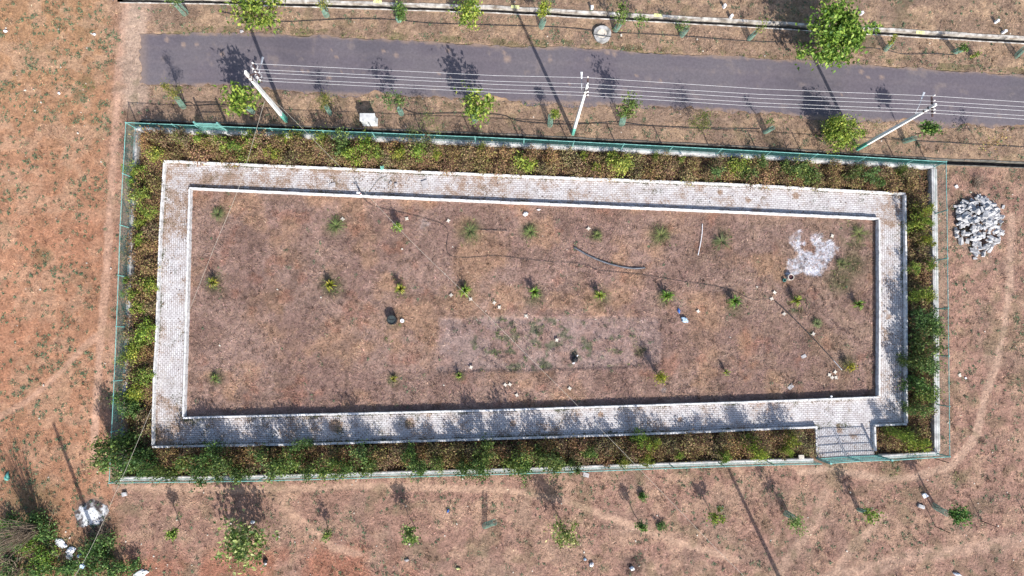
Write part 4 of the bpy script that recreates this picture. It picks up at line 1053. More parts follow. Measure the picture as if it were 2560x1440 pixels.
# drip pipes
DG = 'thin black irrigation pipes on the ground'
cable([(545, 28, .06), (640, 46, .05), (710, 54, .05), (780, 51, .05), (880, 47, .06), (980, 49, .05), (1080, 58, .05), (1240, 63, .05), (1400, 68, .05), (1480, 76, .05)], .022, 'irrigation_pipe', 'thin black pipe on the verge above the road, left of the manhole', 'black', 'pipe', DG)
cable([(1532, 82, .05), (1600, 84, .05), (1700, 90, .05), (1830, 100, .05), (1900, 104, .05), (2000, 107, .05), (2130, 117, .05), (2200, 122, .05), (2260, 135, .05), (2330, 134, .05), (2390, 138, .05)], .02, 'irrigation_pipe', 'thin black pipe on the verge above the road, right of the manhole', 'black', 'pipe', DG)
cable([(1010, 272, .05), (1045, 284, .05), (1130, 283, .05), (1250, 287, .05), (1300, 303, .05), (1420, 311, .05), (1540, 305, .05), (1620, 314, .05), (1760, 320, .05), (1900, 322, .05)], .02, 'irrigation_pipe', 'thin black pipe between the road and the fence, below the middle pole', 'black', 'pipe', DG)
cable([(2230, 345, .05), (2290, 352, .05), (2400, 358, .05), (2480, 363, .05), (2600, 370, .05)], .02, 'irrigation_pipe', 'thin black pipe between the road and the drain at the right edge', 'black', 'pipe', DG)
cable([(455, 258, .05), (475, 256, .05), (490, 263, .05), (520, 262, .05), (560, 262, .05), (600, 270, .05)], .022, 'irrigation_pipe', 'short black pipe by the gate in the road side fence', 'black', 'pipe', DG)
cable([(905, 492, .07), (935, 515, .06), (1000, 530, .06), (1060, 545, .06), (1105, 560, .06), (1120, 580, .06), (1116, 615, .06), (1122, 635, .06), (1145, 644, .06), (1200, 642, .06), (1250, 640, .06), (1350, 652, .06), (1430, 657, .06), (1470, 664, .06), (1500, 676, .06), (1600, 686, .06), (1700, 702, .06), (1790, 716, .06), (1840, 730, .06), (1880, 748, .06), (1925, 746, .06)], .013, 'irrigation_pipe', 'long winding black pipe across the northern half of the lawn', 'black', 'pipe')
cable([(1190, 572, .06), (1225, 575, .06), (1268, 576, .06)], .02, 'irrigation_pipe', 'short dark pipe on the lawn, right of the long winding pipe', 'black', 'pipe', DG)
cable([(1435, 618, .08), (1470, 638, .07), (1510, 655, .07), (1550, 666, .07), (1585, 671, .07), (1613, 669, .08)], .055, 'curved_pipe', 'thick curved dark pipe lying on the lawn', 'pipegrey', 'pipe')
cable([(1937, 752, .08), (1968, 780, .09), (2020, 832, .09), (2065, 880, .09), (2085, 902, .09)], .03, 'straight_pipe', 'long dark pipe running diagonally on the eastern lawn', 'black', 'pipe')
cable([(2083, 900, .1), (2105, 925, .08)], .024, 'metal_rod', 'short pale rod at the lower end of the diagonal pipe', 'steel', 'rod')
cable([(1756, 559, .08), (1755, 585, .1), (1750, 615, .1), (1745, 638, .08)], .022, 'white_stick', 'thin white stick lying on the lawn right of the curved pipe', 'white', 'stick')
# tank lid, ring, pots
t = thing('water_tank', 'round black drum standing on the lawn', 'drum', at(982, 800, 0))
disc_ring(.26, .30, 0, .5, 28).build('drum_wall', M['black'], t); disc(.259, .30, .44, 28).build('lid', M['ironlid'], t)
m = MB(); m.box((0, .0, .452), (.34, .03, .02)).build('lid_seam', M['black'], t)
t = thing('pipe_collar', 'small white ring in the grass beside the black drum', 'ring', at(1006, 802, 0)); disc_ring(.07, .12, 0, .14, 20).build('collar', M['white'], t); disc(.035, 0, .12, 12).build('centre_pin', M['white'], t)
t = thing('clay_pot', 'round pot with a dark maroon inside on the eastern lawn', 'pot', at(1973, 694, 0)); disc_ring(.16, .19, 0, .32, 26).build('pot_wall', M['cream'], t); disc(.159, 0, .22, 26).build('pot_filling', M['pot'], t)
t = thing('green_pot', 'tiny dark green pot beside the maroon pot', 'pot', at(1959, 701, 0)); disc_ring(.07, .10, 0, .2, 18).build('pot_wall', M['green_wire'], t); disc(.069, 0, .1, 18).build('pot_filling', M['black'], t)
# garden light on the inner kerb
t = thing('garden_light', 'short red and white marker post beside the northern inner kerb', 'post', at(905, 489, 0))
MB().tube([(0, 0, 0), (0, 0, .55)], .06, 10).build('lower_post', M['white'], t, True); MB().tube([(0, 0, .55), (0, 0, .80)], .062, 10).build('red_band', M['red'], t, True)
MB().box((-.05, .0, .86), (.22, .12, .07)).build('cap', M['white'], t, bevel=.01)
MB().tube([(0, 0, .89), (-.02, .02, 1.25)], .02, 6).build('rod', M['steel'], t)
# teal guard on the northern kerb
t = thing('torn_net', 'torn teal plastic net caught on the outer kerb by the road side bed', 'net', at(957, 424, .3)); m = MB()
for k in range(14): m.beam((random.uniform(-.1, .1), random.uniform(-.12, .05), .05), (random.uniform(-.1, .1), random.uniform(0, .2), random.uniform(.1, .4)), .03, .01)
m.build('net_strips', M['teal'], t); cable([(925, 478, .16), (935, 465, .18), (950, 448, .18), (968, 440, .16)], .012, 'dead_branch', 'thin dead branch on the walk below the torn teal net', 'twig', 'branch')
t = thing('plastic_cover', 'teal teardrop shaped plastic cover on the western field', 'plastic', at(20, 1196, 0))
m = MB().tube([(0, 0, .05), (.02, .1, .16), (.03, .25, .12), (.03, .45, .03)], [.16, .15, .08, .01], 10); m.build('cover_skin', M['teal'], t, True); disc(.06, .17, .2, 10).build('cover_opening', M['white'], t)
# dark post at the top left
cable([(283, 2, 0), (282, -2, .3), (278, -10, 1.2)], .03, 'short_post', 'short dark post at the top left beside the worn track', 'pipegrey', 'post')
# black steel rods, lower right
for (b_, t__, lb) in (((2338, 1316), (2376, 1333), 'left of the two dark rods standing in the field at the lower right'), ((2455, 1303), (2494, 1318), 'right of the two dark rods standing in the field at the lower right'), ((2337, 1146), (2372, 1157), 'dark rod standing just outside the south east corner of the fence')):
    a = at(*b_, 0); b2 = at(*t__, 1.45); tag(MB().tube([a, b2], .026, 6).build('steel_rod', M['black']), lb, 'rod', 'thin dark rods standing in the ground')
tag(MB().tube([at(2575, 1310), at(2618, 1326, 1.45)], .026, 6).build('steel_rod', M['black']), 'dark rod standing just beyond the right edge, lower field', 'rod', 'thin dark rods standing in the ground')
# survey stones above the drain
for (x, y, lb) in ((1480, 18, 'above the manhole'), (1812, 14, 'left of the largest tree, at the very top'), (1829, 40, 'left of the largest tree, close to the drain'), (2155, 32, 'right of the largest tree'), (2494, 52, 'at the upper right, farther from the drain'), (2513, 78, 'at the upper right, beside the drain')):
    p = at(x, y, .25); t = bpy.data.objects.new('marker_stone', None)
    q = MB().box((0, 0, .16), (.17, .15, .42), Matrix.Rotation(x * .1, 3, 'Z'), .05).build('marker_stone', M['white'], bevel=.012); q.location = (p.x, p.y, 0)
    tag(q, 'small whitewashed marker stone %s' % lb, 'marker stone', 'whitewashed marker stones beyond the upper drain')
    bpy.data.objects.remove(t)
# loose I-shaped paving blocks
def iblock():
    V = []; o_ = [(-.11, -.10), (-.04, -.075), (.04, -.075), (.11, -.10), (.085, -.03), (.085, .03), (.11, .10), (.04, .075), (-.04, .075), (-.11, .10), (-.085, .03), (-.085, -.03)]
    n_ = len(o_); V = [(x, y, 0) for x, y in o_] + [(x, y, .07) for x, y in o_]
    Fs = [tuple(range(n_))[::-1], tuple(range(n_, 2 * n_))] + [(i, (i + 1) % n_, n_ + (i + 1) % n_, n_ + i) for i in range(n_)]
    me = bpy.data.meshes.new('loose_paver'); me.from_pydata(V, [], Fs); me.materials.append(M['cream']); me.update(); return me
IB = iblock()
for (x, y, lb) in ((857, 548, 'beside the rough tuft, left of the round bush'), (1017, 547, 'just right of the small round bush'), (1121, 552, 'left of the upper end of the winding pipe'), (1471, 572, 'above the curved pipe'), (1128, 738, 'left of the fourth palm'), (1177, 748, 'just below the fourth palm'), (1236, 757, 'upper of the close pair between the fourth and fifth palm'), (1248, 768, 'lower of the close pair between the fourth and fifth palm'), (1315, 790, 'below the fifth palm, at the edge of the pale patch'),
                     (1745, 778, 'right of the blue cloth'), (1392, 850, 'in the middle of the pale lawn patch'), (1263, 962, 'left of the pair below the pale patch'), (1275, 961, 'right of the pair below the pale patch'), (1292, 988, 'nearest the southern kerb at the centre'), (1424, 971, 'under the diagonal cable near the southern kerb'), (2080, 590, 'above the white lime patch'), (1929, 747, 'at the upper end of the diagonal pipe'), (1960, 785, 'beside the diagonal pipe below its upper end'),
                     (1936, 731, 'above the upper end of the diagonal pipe'), (2087, 930, 'topmost of the four in the south east corner of the lawn'), (2073, 937, 'leftmost of the four in the south east corner of the lawn'), (2080, 944, 'lowest of the four in the south east corner of the lawn'), (2089, 944, 'rightmost of the four in the south east corner of the lawn'), (2033, 835, 'tinted pink, beside the middle of the diagonal pipe'), (1178, 918, 'at the lower left corner of the pale lawn patch')):
    q = bpy.data.objects.new('loose_paver', IB); col.objects.link(q); p = at(x, y, .04); q.location = (p.x, p.y, .035); q.rotation_euler = (random.uniform(-.15, .15), random.uniform(-.15, .15), random.uniform(0, 3))
    tag(q, 'loose paving block %s' % lb, 'paving block', 'loose paving blocks on the lawn')
# slabs and stones
def slab(px, py, sx, sy, h, rz, label, mt='slab', z=0, name='stone_slab', cat='slab', jit=.08, tilt=0):
    p = at(px, py, z + h / 2)
    q = MB().box((0, 0, 0), (sx, sy, h), None, jit).build(name, M[mt], bevel=min(.012, h * .2)); q.location = (p.x, p.y, z + h / 2); q.rotation_euler = (tilt, 0, rz)
    return tag(q, label, cat)
slab(1063, 461, .38, .52, .10, .25, 'grey rectangular slab lying on the northern walk', z=ZP)
slab(1990, 893, .0, 0, 0, 0, '', ) if False else None
slab(2009, 891, .3, .2, .08, .5, 'grey slab on the lawn left of the diagonal pipe')
slab(1977, 967, .36, .24, .05, .7, 'grey flat slab near the south east kerb of the lawn')
slab(2198, 1142, 0, 0, 0, 0, '') if False else None
slab(2003, 1142, .33, .25, .08, .05, 'pale block on the fence wall just left of the double gate', 'cream', ZW, 'stone_block', 'block', .03)
slab(1465, 1187, .36, .24, .08, -.25, 'flat grey block lying just outside the southern fence', name='stone_block', cat='block')
slab(311, 1235, .3, .22, .18, .2, 'single grey stone in the field left of the first southern sapling', 'stone', name='field_stone', cat='stone')
slab(2303, 1266, .42, .2, .14, -.3, 'low grey stone left of the long tilted guard', 'stone', name='field_stone', cat='stone')
slab(2312, 1238, .26, .3, .14, .5, 'white lump of plaster beside the tall sapling shadow', 'white', name='plaster_lump', cat='rubble', jit=.2)
slab(2391, 467, .17, .17, .12, .5, 'small white stone north of the stone heap', 'white', name='field_stone', cat='stone', jit=.15)
slab(990, 462, .2, .18, .12, .3, 'small broken stone on the northern walk, right of the marker post', 'slab', ZP, 'field_stone', 'stone', .15)
slab(977, 457, .2, .14, .1, 1.3, 'small broken stone with a chipped edge on the northern walk', 'slab', ZP, 'field_stone', 'stone', .15)
slab(831, 463, .4, .3, .06, .1, 'thin broken slab on the northern walk, left of the marker post', 'slab', ZP, jit=.15)
slab(2399, 938, .17, .2, .08, .4, 'pinkish stone in the field right of the fence', 'cream', name='field_stone', cat='stone', jit=.15)
slab(2414, 945, .1, .12, .07, .4, 'tiny white stone in the field right of the fence', 'white', name='field_stone', cat='stone', jit=.15)
slab(605, 96 - 18, .2, .16, .1, .3, 'stone at the edge of the road near the top left tree', 'slab', name='field_stone', cat='stone', jit=.15)
slab(2078, 991, .1, .1, .14, .3, 'small white block on top of the southern inner kerb', 'white', ZK, 'stone_block', 'block', .06)
slab(1553, 88, .12, .16, .08, .2, 'small pale block right of the manhole', 'cream', name='stone_block', cat='block')
# stone heap
protos = []
for k in range(7):
    q = MB().box((0, 0, 0), (random.uniform(.26, .42), random.uniform(.17, .26), random.uniform(.13, .2)), None, .14); me = bpy.data.meshes.new('granite_block'); me.from_pydata(q.v, [], q.f)
    import bmesh
    bm = bmesh.new(); bm.from_mesh(me); bmesh.ops.bevel(bm, geom=list(bm.edges), offset=.012, segments=1, affect='EDGES'); bm.to_mesh(me); bm.free(); me.materials.append(M['stone']); protos.append(me)
hc_ = at(2443, 556, 0); rs = random.Random(9); hl = 'rough grey granite block in the heap of blocks east of the fence'
cnt = 0
while cnt < 235:
    a = rs.uniform(0, 6.283); k = math.sqrt(rs.random()) * 1.0
    dx = math.cos(a) * k * 1.50; dy = math.sin(a) * k * (1.75 if math.sin(a) > 0 else 2.1)
    if dy < -1.35 and abs(dx - .1) > .65: continue
    if rs.random() < .25 and k > .75: continue
    hz = .5 * max(0, 1 - (k * 1.05) ** 2) * rs.uniform(.55, 1.05) + .08
    q = bpy.data.objects.new('granite_block', rs.choice(protos)); col.objects.link(q)
    q.location = (hc_.x + dx, hc_.y + dy, hz); q.rotation_euler = (rs.uniform(-.7, .7), rs.uniform(-.7, .7), rs.uniform(0, 6.28)); s_ = rs.choice((rs.uniform(.35, .6), rs.uniform(.6, .95), rs.uniform(.85, 1.2))); q.scale = (s_, s_, s_)
    tag(q, hl, 'stone block', 'granite blocks heaped east of the fence'); cnt += 1
for (x, y) in ((2441, 628), (2456, 636), (2437, 646), (2484, 612), (2508, 517), (2388, 516)):
    q = bpy.data.objects.new('granite_block', rs.choice(protos)); col.objects.link(q); p = at(x, y, .06); q.location = (p.x, p.y, .06); q.rotation_euler = (0, 0, rs.uniform(0, 3)); q.scale = (.6, .6, .6)
    tag(q, hl, 'stone block', 'granite blocks heaped east of the fence')

# crumpled rags and litter
def rag_obj(px, py, sx, sy, label, mt, name='plastic_bag', cat='litter', h=.12, seed=1, rz=0, z=0):
    r = np.random.RandomState(seed); n_ = 9; u = np.linspace(-1, 1, n_); A, B = np.meshgrid(u, u, indexing='ij')
    rad = 1 - .28 * (A * A * B * B) * 2; X_ = A * sx / 2 * rad + r.randn(n_, n_) * sx * .045; Y_ = B * sy / 2 * rad + r.randn(n_, n_) * sy * .045
    Zt = h * np.clip(1 - .6 * (A ** 2 + B ** 2), .05, 1) + r.rand(n_, n_) * h * .8 + .02
    Vt = np.stack([X_, Y_, Zt], -1).reshape(-1, 3); Vb = np.stack([X_, Y_, Zt * 0], -1).reshape(-1, 3)
    I = np.arange(n_ * n_).reshape(n_, n_); Ft = np.stack([I[:-1, :-1], I[1:, :-1], I[1:, 1:], I[:-1, 1:]], -1).reshape(-1, 4)
    bd = list(I[:, 0]) + list(I[-1, 1:]) + list(I[-2::-1, -1]) + list(I[0, -2:0:-1]); m_ = n_ * n_
    Fs = [(bd[k], bd[k] + m_, bd[(k + 1) % len(bd)] + m_, bd[(k + 1) % len(bd)]) for k in range(len(bd))]
    me = npmesh(name, np.concatenate([Vt, Vb]), np.concatenate([Ft, Ft[:, ::-1] + m_, np.array(Fs)]))
    o_ = link(name, me, M[mt]); p = at(px, py, z + h / 2); o_.location = (p.x, p.y, z); o_.rotation_euler = (0, 0, rz)
    return tag(o_, label, cat)
rag_obj(1697, 777, .16, .34, 'small crumpled blue cloth on the lawn', 'blue', 'blue_cloth', 'cloth', .06, 1, .2)
rag_obj(1712, 800, .5, .32, 'crumpled pale blue plastic bag on the lawn below the blue cloth', 'sky_bag', 'plastic_bag', 'bag', .14, 2, -.6)
rag_obj(1437, 899, .42, .36, 'black and crumpled plastic bag in the pale lawn patch', 'black', 'plastic_bag', 'bag', .18, 3, .5)
rag_obj(1434, 907, .18, .14, 'small white scrap beside the black bag', 'white', 'paper_scrap', 'litter', .1, 4, .5); rag_obj(1443, 889, .14, .1, 'white scrap above the black bag', 'white', 'paper_scrap', 'litter', .1, 14, .5)
rag_obj(1314, 535, .38, .26, 'broken white plaster on the lawn near the northern kerb', 'white', 'plaster_rubble', 'rubble', .1, 5, .4)
rag_obj(1347, 524, .24, .1, 'flat white scrap right of the broken plaster', 'white', 'paper_scrap', 'litter', .03, 6, .1)
rag_obj(152, 1358, .85, .45, 'large white sheet of plastic in the lower left scrub', 'white', 'plastic_sheet', 'litter', .07, 7, -.55)
rag_obj(178, 1375, .55, .4, 'crumpled white plastic in the middle of the lower left litter', 'white', 'plastic_sheet', 'litter', .07, 8, .3)
rag_obj(174, 1390, .42, .5, 'grey white plastic bag, lowest of the lower left litter', 'box', 'plastic_bag', 'bag', .07, 9, .3)
rag_obj(199, 1389, .28, .2, 'small blue plastic scrap beside the lower left litter', 'sky_bag', 'plastic_bag', 'bag', .12, 10, .2)
rag_obj(352, 1433, .9, .4, 'white plastic sheet at the bottom edge, lower left', 'white', 'plastic_sheet', 'litter', .07, 12, .25)
rag_obj(663, 1402, .3, .3, 'black bag beside the pale leaved young tree', 'black', 'plastic_bag', 'bag', .15, 13, .25); rag_obj(664, 1409, .14, .16, 'white cup just below the black bag at the bottom', 'white', 'paper_cup', 'cup', .12, 15, .25)
rag_obj(632, 1305, .26, .22, 'white scrap above the pale leaved young tree', 'white', 'paper_scrap', 'litter', .1, 16, .25)
rag_obj(1120, 1277, .14, .24, 'bright blue scrap in the southern field', 'blue', 'plastic_scrap', 'litter', .08, 17, -.3)
rag_obj(1462, 1398, .18, .16, 'light blue scrap near the bottom centre', 'sky_bag', 'plastic_scrap', 'litter', .08, 18, -.3)
rag_obj(1479, 1411, .24, .3, 'white crumpled paper near the bottom centre', 'white', 'paper_scrap', 'litter', .12, 19, -.6)
rag_obj(1580, 1421, .3, .24, 'white plastic on the burnt patch at the bottom', 'white', 'plastic_scrap', 'litter', .12, 20, -.3)
rag_obj(1145, 1421, .26, .12, 'yellow scrap at the bottom left of centre', 'yellow', 'plastic_scrap', 'litter', .08, 21, -.1)
rag_obj(2393, 1436, .5, .2, 'white plastic at the bottom edge, right side', 'white', 'plastic_sheet', 'litter', .12, 22, -.3)
rag_obj(14, 78, .26, .18, 'white scrap at the top left edge of the orange field', 'white', 'paper_scrap', 'litter', .06, 23, .1); rag_obj(236, 86, .2, .16, 'white scrap near the worn track at the top left', 'white', 'paper_scrap', 'litter', .06, 24, .1)
rag_obj(148, 233, .16, .16, 'small white scrap in the middle of the upper orange field', 'white', 'paper_scrap', 'litter', .06, 25, .1)
rag_obj(1017, 1400, .3, .16, 'pale flat stone near the bottom, left of centre', 'slab', 'field_stone', 'stone', .08, 26, .1)
# ash heap: low mound of white ash
u = np.linspace(0, 1, 26); th = np.linspace(0, 2 * np.pi, 61)[:-1]; c0 = at(228, 1283, 0); Vh = [(c0.x, c0.y, .16)]; 
for q in u[1:]:
    for a in th:
        k = q * (.92 + .16 * math.sin(2 * a + 1) + .08 * math.sin(5 * a)) * .98; Vh.append((c0.x + math.cos(a) * k, c0.y + math.sin(a) * k, .17 * (1 - q * q) ** 1.2 - .01))
Vh = np.array(Vh); Vh[:, 2] = Vh[:, 2] * .5 + (vn(Vh[:, 0], Vh[:, 1], .12, 2) - .5) * .02; nn_ = len(th); Fh = []
for i in range(len(u) - 2):
    for j in range(nn_):
        a = 1 + i * nn_ + j; b = 1 + i * nn_ + (j + 1) % nn_; Fh.append((a, b, b + nn_, a + nn_))
for j in range(0, nn_): Fh.append((0, 1 + j, 1 + (j + 1) % nn_, 0))
ax_, ay_ = Vh[:, 0], Vh[:, 1]; an = fbm(ax_, ay_, .35, 3, 3); rr2 = np.hypot(ax_ - c0.x - .05, ay_ - c0.y + .2)
kk = np.clip(sst(.36, .60, fbm(ax_, ay_, .16, 3, 3) * .5 + an * .5 + .42 * (.60 - rr2)), 0, 1)[:, None]; ac = alb(96, 86, 84) * (1 - kk) + alb(255, 255, 255) * 1.15 * kk
Fh = [f for f in Fh if len(set(f)) == 4] + [(0, 1 + j, 1 + j + 1, 1 + (j + 2) % nn_) for j in range(0, nn_, 2)]; Fh4 = np.array(Fh)
me = npmesh('ash_heap', Vh, Fh4, True, ac); tag(link('ash_heap', me, M['ash']), 'heap of white ash in the scrub at the lower left', 'ash heap')

# ------------------------------------------------------------------ scrub at the lower left
SG = 'green scrub bushes at the lower left'
SC = [(30, 1320, .9, 'leaf_d'), (85, 1300, .6, 'leaf_d'), (15, 1365, 1.0, 'leaf_d'), (75, 1350, .9, 'leaf_y'), (120, 1330, .7, 'leaf_d'), (110, 1395, .9, 'leaf_y'), (150, 1425, 1.0, 'leaf_d'), (210, 1425, 1.0, 'leaf_d'), (250, 1395, .8, 'leaf_d'), (235, 1365, .6, 'leaf_d'), (90, 1435, 1.1, 'leaf_d'), (20, 1430, 1.0, 'leaf_d'), (290, 1430, .8, 'leaf_d'), (265, 1350, .5, 'leaf_d'), (330, 1420, .5, 'leaf_d')]
SL = ['against the left edge, highest', 'under the bare multi stemmed bush', 'at the left edge, second from the top', 'yellowish, left of the white sheet', 'just above the white sheet', 'yellowish, below the white sheet', 'at the bottom, below the grey white bag', 'at the bottom, under the cable', 'right of the cable', 'just below the ash heap', 'at the bottom, under the bare branches', 'in the very bottom left corner', 'at the bottom, right of the cable', 'right below the burnt patch by the ash', 'left of the white sheet at the bottom edge']
for i, ((x, y, r_, mt_), lb) in enumerate(zip(SC, SL)):
    tree('green scrub bush %s' % lb, (x, y), (x, y), .45, r_, .9, int(620 * r_), .13, mt_, 14, .17, (.9, 1.05, 1) if mt_ == 'leaf_d' else (.6, .8, .7), SG, 'bush', 'bush', quad=True, seed=500 + i)
def bare(label, base_px, n, h, spread, seed, curl=.4, lean=(0, 0), thick=.020):
    r = random.Random(seed); b = at(*base_px, 0); t = thing('bare_bush', label, 'bush', b); m = MB()
    for i in range(n):
        a = r.uniform(0, 6.283); L = h * r.uniform(.5, 1.1); sp = spread * r.uniform(.2, 1); p = Vector((r.uniform(-.2, .2), r.uniform(-.2, .2), 0)); pts = [p.copy()]
        d = Vector((math.cos(a) * sp + lean[0], math.sin(a) * sp + lean[1], 1)).normalized()
        for k in range(6):
            d = (d + Vector((r.uniform(-1, 1), r.uniform(-1, 1), r.uniform(-.6, .2))) * curl * .5).normalized(); p = p + d * L / 6; p.z = max(p.z, .05); pts.append(p.copy())
            if k > 1 and r.random() < .7:
                q = p + Vector((r.uniform(-.4, .4), r.uniform(-.4, .4), r.uniform(0, .4))); m.tube([p, p.lerp(q, .5) + Vector((.03, .03, .05)), q], [.007, .005, .003], 4)
        m.tube(pts, [thick * (1 - k / 8) for k in range(7)], 5)
    m.build('branches', M['twig'], t); return t
bare('tall bare multi stemmed bush casting a long shadow on the orange field', (98, 1318), 70, 4.3, .30, 4, .18, thick=.034)
bare('tangle of dead curling branches in the bottom left corner', (45, 1425), 40, 2.0, 1.3, 5, .9, (-.2, .2))
bare('dead branches arching over the scrub above the white sheet', (125, 1345), 9, 1.8, 1.4, 6, .7, (.3, 0))
bare('dark twiggy dead brush below the ash heap', (258, 1338), 30, 1.0, 1.6, 7, .9)
bare('dry twiggy brush north of the stone heap', (2440, 462), 24, .6, 1.8, 8, .9)

# ------------------------------------------------------------------ loose cover: straw, weeds, litter
def sample(n, x0=-34, x1=34, y0=-16, y1=23.5):
    return rng.uniform(x0, x1, n), rng.uniform(y0, y1, n)
KEEP_ROAD = None
def off_hard(x, y, m=0.0):
    k = ~in_poly(x, y, ROAD_W)
    k &= np.minimum(seg_dist(x, y, UPD), seg_dist(x, y, LOD)) > DW + .2
    k &= ~(in_poly(x, y, P_out) & ~in_poly(x, y, P_in)) & ~in_poly(x, y, ENTRY)
    k &= (seg_dist(x, y, P_in + P_in[:1]) > .08) & (seg_dist(x, y, P_out + P_out[:1]) > .08) & (seg_dist(x, y, fence_xy + fence_xy[:1]) > .15)
    return k
x, y = sample(560000)
k = off_hard(x, y); x, y = x[k], y[k]; px_, py_ = to_px(x, y)
tr = np.ones(len(x))
for pts, wd, st, c in TRACKS: tr = np.minimum(tr, 1 - st * sst(wd * 1.6, wd * .6, seg_dist(px_, py_, pts)))
lawn = in_poly(x, y, P_in); west = sst(330, 250, px_)
dens = np.where(lawn, 1.0, .75) * (1 - .55 * west) * tr * (.35 + 1.1 * fbm(x, y, 1.5, 2)) * (.5 + vn(x, y, .3, 5))
dens *= 1 - .6 * in_poly(px_, py_, LAWN_PATCH)
k = rng.rand(len(x)) < dens; x, y, px_, py_, lawn = x[k], y[k], px_[k], py_[k], lawn[k]
n = len(x); cB = ground_color(x, y)
ang = 6.283 * fbm(x, y, .9, 1, 2) * 2 + rng.randn(n) * .8; L = rng.uniform(.07, .2, n) * np.where(lawn, 1.15, .95); wd_ = rng.uniform(.008, .017, n)
rise = rng.uniform(0, .6, n) ** 1.5 * np.where(lawn, 1.2, .8)
dx, dy = np.cos(ang), np.sin(ang); z0 = rng.uniform(-.02, .05, n)
A = np.stack([x - dy * wd_, y + dx * wd_, z0], -1); B = np.stack([x + dy * wd_, y - dx * wd_, z0 + rng.randn(n) * .006], -1); Cc = np.stack([x + dx * L, y + dy * L, z0 + .02 + L * rise], -1)
Vb = np.stack([A, B, Cc], 1).reshape(-1, 3)
f = (rng.lognormal(0, .36, n) * (.62 + .76 * vn(x, y, .17, 6)))[:, None]; cc_ = cB * f * (1 + rng.randn(n, 3) * .05)
straw = (rng.rand(n) < np.where(lawn, .14, .22))[:, None]; cc_ = np.where(straw, alb(210, 172, 146) * rng.uniform(.7, 1.25, n)[:, None], cc_)
cc_ = np.clip(cc_, .01, .75)
o = link('dry_grass', npmesh('dry_grass', Vb, np.arange(3 * n).reshape(-1, 3), False, np.repeat(cc_, 3, 0)), M['blade'])
tag(o, 'dry straw coloured grass lying over the lawn and fields', 'grass', None, 'stuff')

# tussocks: small clumps of standing dry grass
nc = 15000; x, y = sample(nc); k = off_hard(x, y); x, y = x[k], y[k]; px_, py_ = to_px(x, y); tr = np.ones(len(x))
for pts, wd, st, c in TRACKS: tr = np.minimum(tr, 1 - sst(wd * 1.8, wd * .8, seg_dist(px_, py_, pts)))
lawn = in_poly(x, y, P_in); k = rng.rand(len(x)) < sst(.42, .66, fbm(x, y, 1.3, 4)) * tr * np.where(in_poly(x, y, fence_xy) & ~lawn, 0, np.where(lawn, .9, .6 - .2 * sst(330, 250, px_)))
x, y, lawn = x[k], y[k], lawn[k]; nb2 = 16; cB = ground_color(x, y) * rng.uniform(.6, 1.0, len(x))[:, None]; s_ = rng.uniform(.5, 1.25, len(x))
x = np.repeat(x, nb2); y = np.repeat(y, nb2); s_ = np.repeat(s_, nb2); cB = np.repeat(cB, nb2, 0); n = len(x); ang = rng.rand(n) * 6.283; dx, dy = np.cos(ang), np.sin(ang)
L = rng.uniform(.06, .17, n) * s_; up = rng.uniform(.05, .22, n) * s_; wd_ = rng.uniform(.008, .016, n); ox = rng.randn(n) * .05 * s_; oy = rng.randn(n) * .05 * s_; x = x + ox; y = y + oy
A = np.stack([x - dy * wd_, y + dx * wd_, np.zeros(n)], -1); B = np.stack([x + dy * wd_, y - dx * wd_, np.zeros(n)], -1); Cc = np.stack([x + dx * L, y + dy * L, up], -1)
cc_ = np.clip(cB * rng.lognormal(0, .35, n)[:, None], .01, .7)
tag(link('dry_tussocks', npmesh('dry_tussocks', np.stack([A, B, Cc], 1).reshape(-1, 3), np.arange(3 * n).reshape(-1, 3), False, np.repeat(cc_, 3, 0)), M['blade']), 'small tussocks of standing dry grass dotted over the lawn and fields', 'grass', None, 'stuff')

# small weeds: little rosettes of leaves
def rosettes(n0, densf, R_, ls, mt, name, label, per=9, hz=.06, tint=(1, 1, 1), seed=1):
    r = np.random.RandomState(seed); x = r.uniform(-34, 34, n0); y = r.uniform(-16, 23.5, n0); k = off_hard(x, y); x, y = x[k], y[k]
    p, q = to_px(x, y); k = r.rand(len(x)) < densf(x, y, p, q); x, y = x[k], y[k]; n_ = len(x)
    s = r.uniform(.4, 1.3, n_)[:, None]; P = np.stack([x, y, np.zeros(n_)], -1)[:, None, :] + r.randn(n_, per, 3) * np.array([R_, R_, hz * .4]) * s[:, :, None]
    P[..., 2] = np.abs(P[..., 2]) + hz * .4
    o_ = link(name, leaves_mesh(name, P.reshape(-1, 3), ls, r, .5, 1, True), M[mt], None, tint)
    return tag(o_, label, 'weeds', None, 'stuff')
def dw(x, y, p, q):
    west = sst(330, 240, p); d = .25 + .75 * sst(.45, .65, fbm(x, y, 1.6, 3)); inl = in_poly(x, y, P_in); inf = in_poly(x, y, fence_xy)
    tr_ = np.ones(len(x))
    for pts, wd, st, c in TRACKS: tr_ = np.minimum(tr_, 1 - .95 * sst(wd * 1.6, wd * .7, seg_dist(p, q, pts)))
    return d * np.where(inl, .06, np.where(inf, .2, .45 + .55 * west)) * tr_
rosettes(24000, dw, .075, .075, 'leaf_w', 'weeds', 'scattered small green weeds on the fields and verges', 18, .05, (.9, .95, .95), 3)
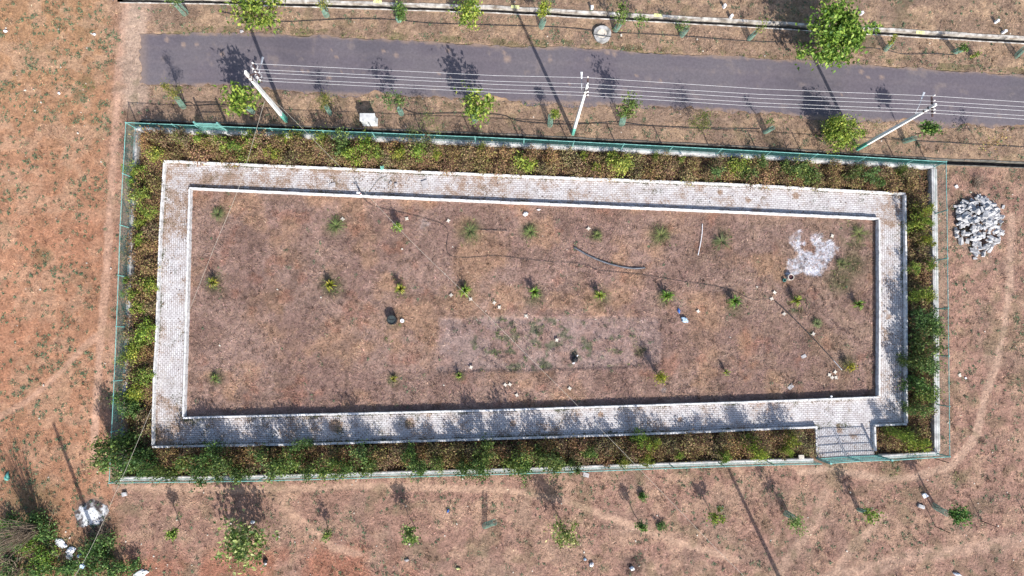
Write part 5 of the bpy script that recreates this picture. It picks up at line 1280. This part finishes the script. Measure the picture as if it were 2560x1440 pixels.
def dg(x, y, p, q):
    d = np.zeros(len(x)); inl = in_poly(x, y, P_in)
    for gx, gy, gr in GREENSPOTS: d = np.maximum(d, sst(gr * 1.3, gr * .1, np.hypot(p - gx, q - gy)) * .8)
    lp = in_poly(p, q, LAWN_PATCH) & (p > 1150) & (p < 1600); d = np.maximum(d, lp * .75 * sst(.53, .62, fbm(x, y, .45, 1)) * sst(.4, .55, fbm(x, y, 3, 2)))
    d = np.maximum(d, (~inl) * (np.abs(seg_dist(p, q, ROAD_T) - 9) < 9) * .5 * (p > 420)); d = np.maximum(d, (~inl) * (np.abs(seg_dist(p, q, ROAD_B) - 9) < 8) * .25 * (p > 420))
    for gx, gy, gr in ((215, 210, 26), (2400, 1195, 25), (2230, 1172, 30), (60, 1340, 90), (150, 1400, 90), (240, 1400, 70), (450, 1270, 30)): d = np.maximum(d, sst(gr * 1.2, gr * .3, np.hypot(p - gx, q - gy)) * .7)
    return d
rosettes(26000, dg, .06, .07, 'leaf_d', 'ground_cover', 'green ground cover in patches of the lawn and verge', 9, .05, (1.1, 1.0, 1), 5)
def db(x, y, p, q): return (in_poly(x, y, fence_xy) & ~in_poly(x, y, P_out)) * 1.0
rosettes(150000, db, .09, .07, 'leaf_b', 'undergrowth', 'dry brown undergrowth between the shrubs of the planting beds', 12, .22, (1.25, 1.15, 1.15), 6)
# fallen leaves on the walk
r = np.random.RandomState(8); x = r.uniform(-34, 34, 90000); y = r.uniform(-16, 23.5, 90000); k = (in_poly(x, y, P_out) & ~in_poly(x, y, P_in)) | in_poly(x, y, ENTRY); x, y = x[k], y[k]; p, q = to_px(x, y)
d = .22 + .5 * (q < 560) * sst(1900, 600, p) + .35 * (p < 480) * sst(800, 450, q) + .35 * (q > 990) * sst(1500, 500, p); d *= sst(.35, .65, fbm(x, y, .9, 4)) * 1.3
k = r.rand(len(x)) < d; x, y = x[k], y[k]; P = np.stack([x, y, ZP + .02 + r.rand(len(x)) * .02], -1)
tag(link('fallen_leaves', leaves_mesh('fallen_leaves', P, .075, r, .25, 1.2, True), M['litter']), 'brown fallen leaves scattered over the paved walk', 'leaves', None, 'stuff')
# pebbles
r = np.random.RandomState(12); n0 = 2600; x = r.uniform(-34, 34, n0); y = r.uniform(-16, 23.5, n0); k = off_hard(x, y); x, y = x[k], y[k]; p, q = to_px(x, y)
k = r.rand(len(x)) < np.where(in_poly(x, y, fence_xy), .03, np.where((q > 1330) & (p < 1100) & (p > 300), .8, .16)); x, y = x[k], y[k]; m = MB()
for i in range(len(x)):
    s = r.uniform(.03, .09) * (1.3 if r.rand() < .1 else 1); m.box((x[i], y[i], s * .3), (s, s * r.uniform(.6, 1), s * .7), Matrix.Rotation(r.uniform(0, 3), 3, 'Z'), .15)
tag(m.build('pebbles', M['cream']), 'small pale pebbles and chips scattered over the fields', 'pebbles', None, 'stuff')
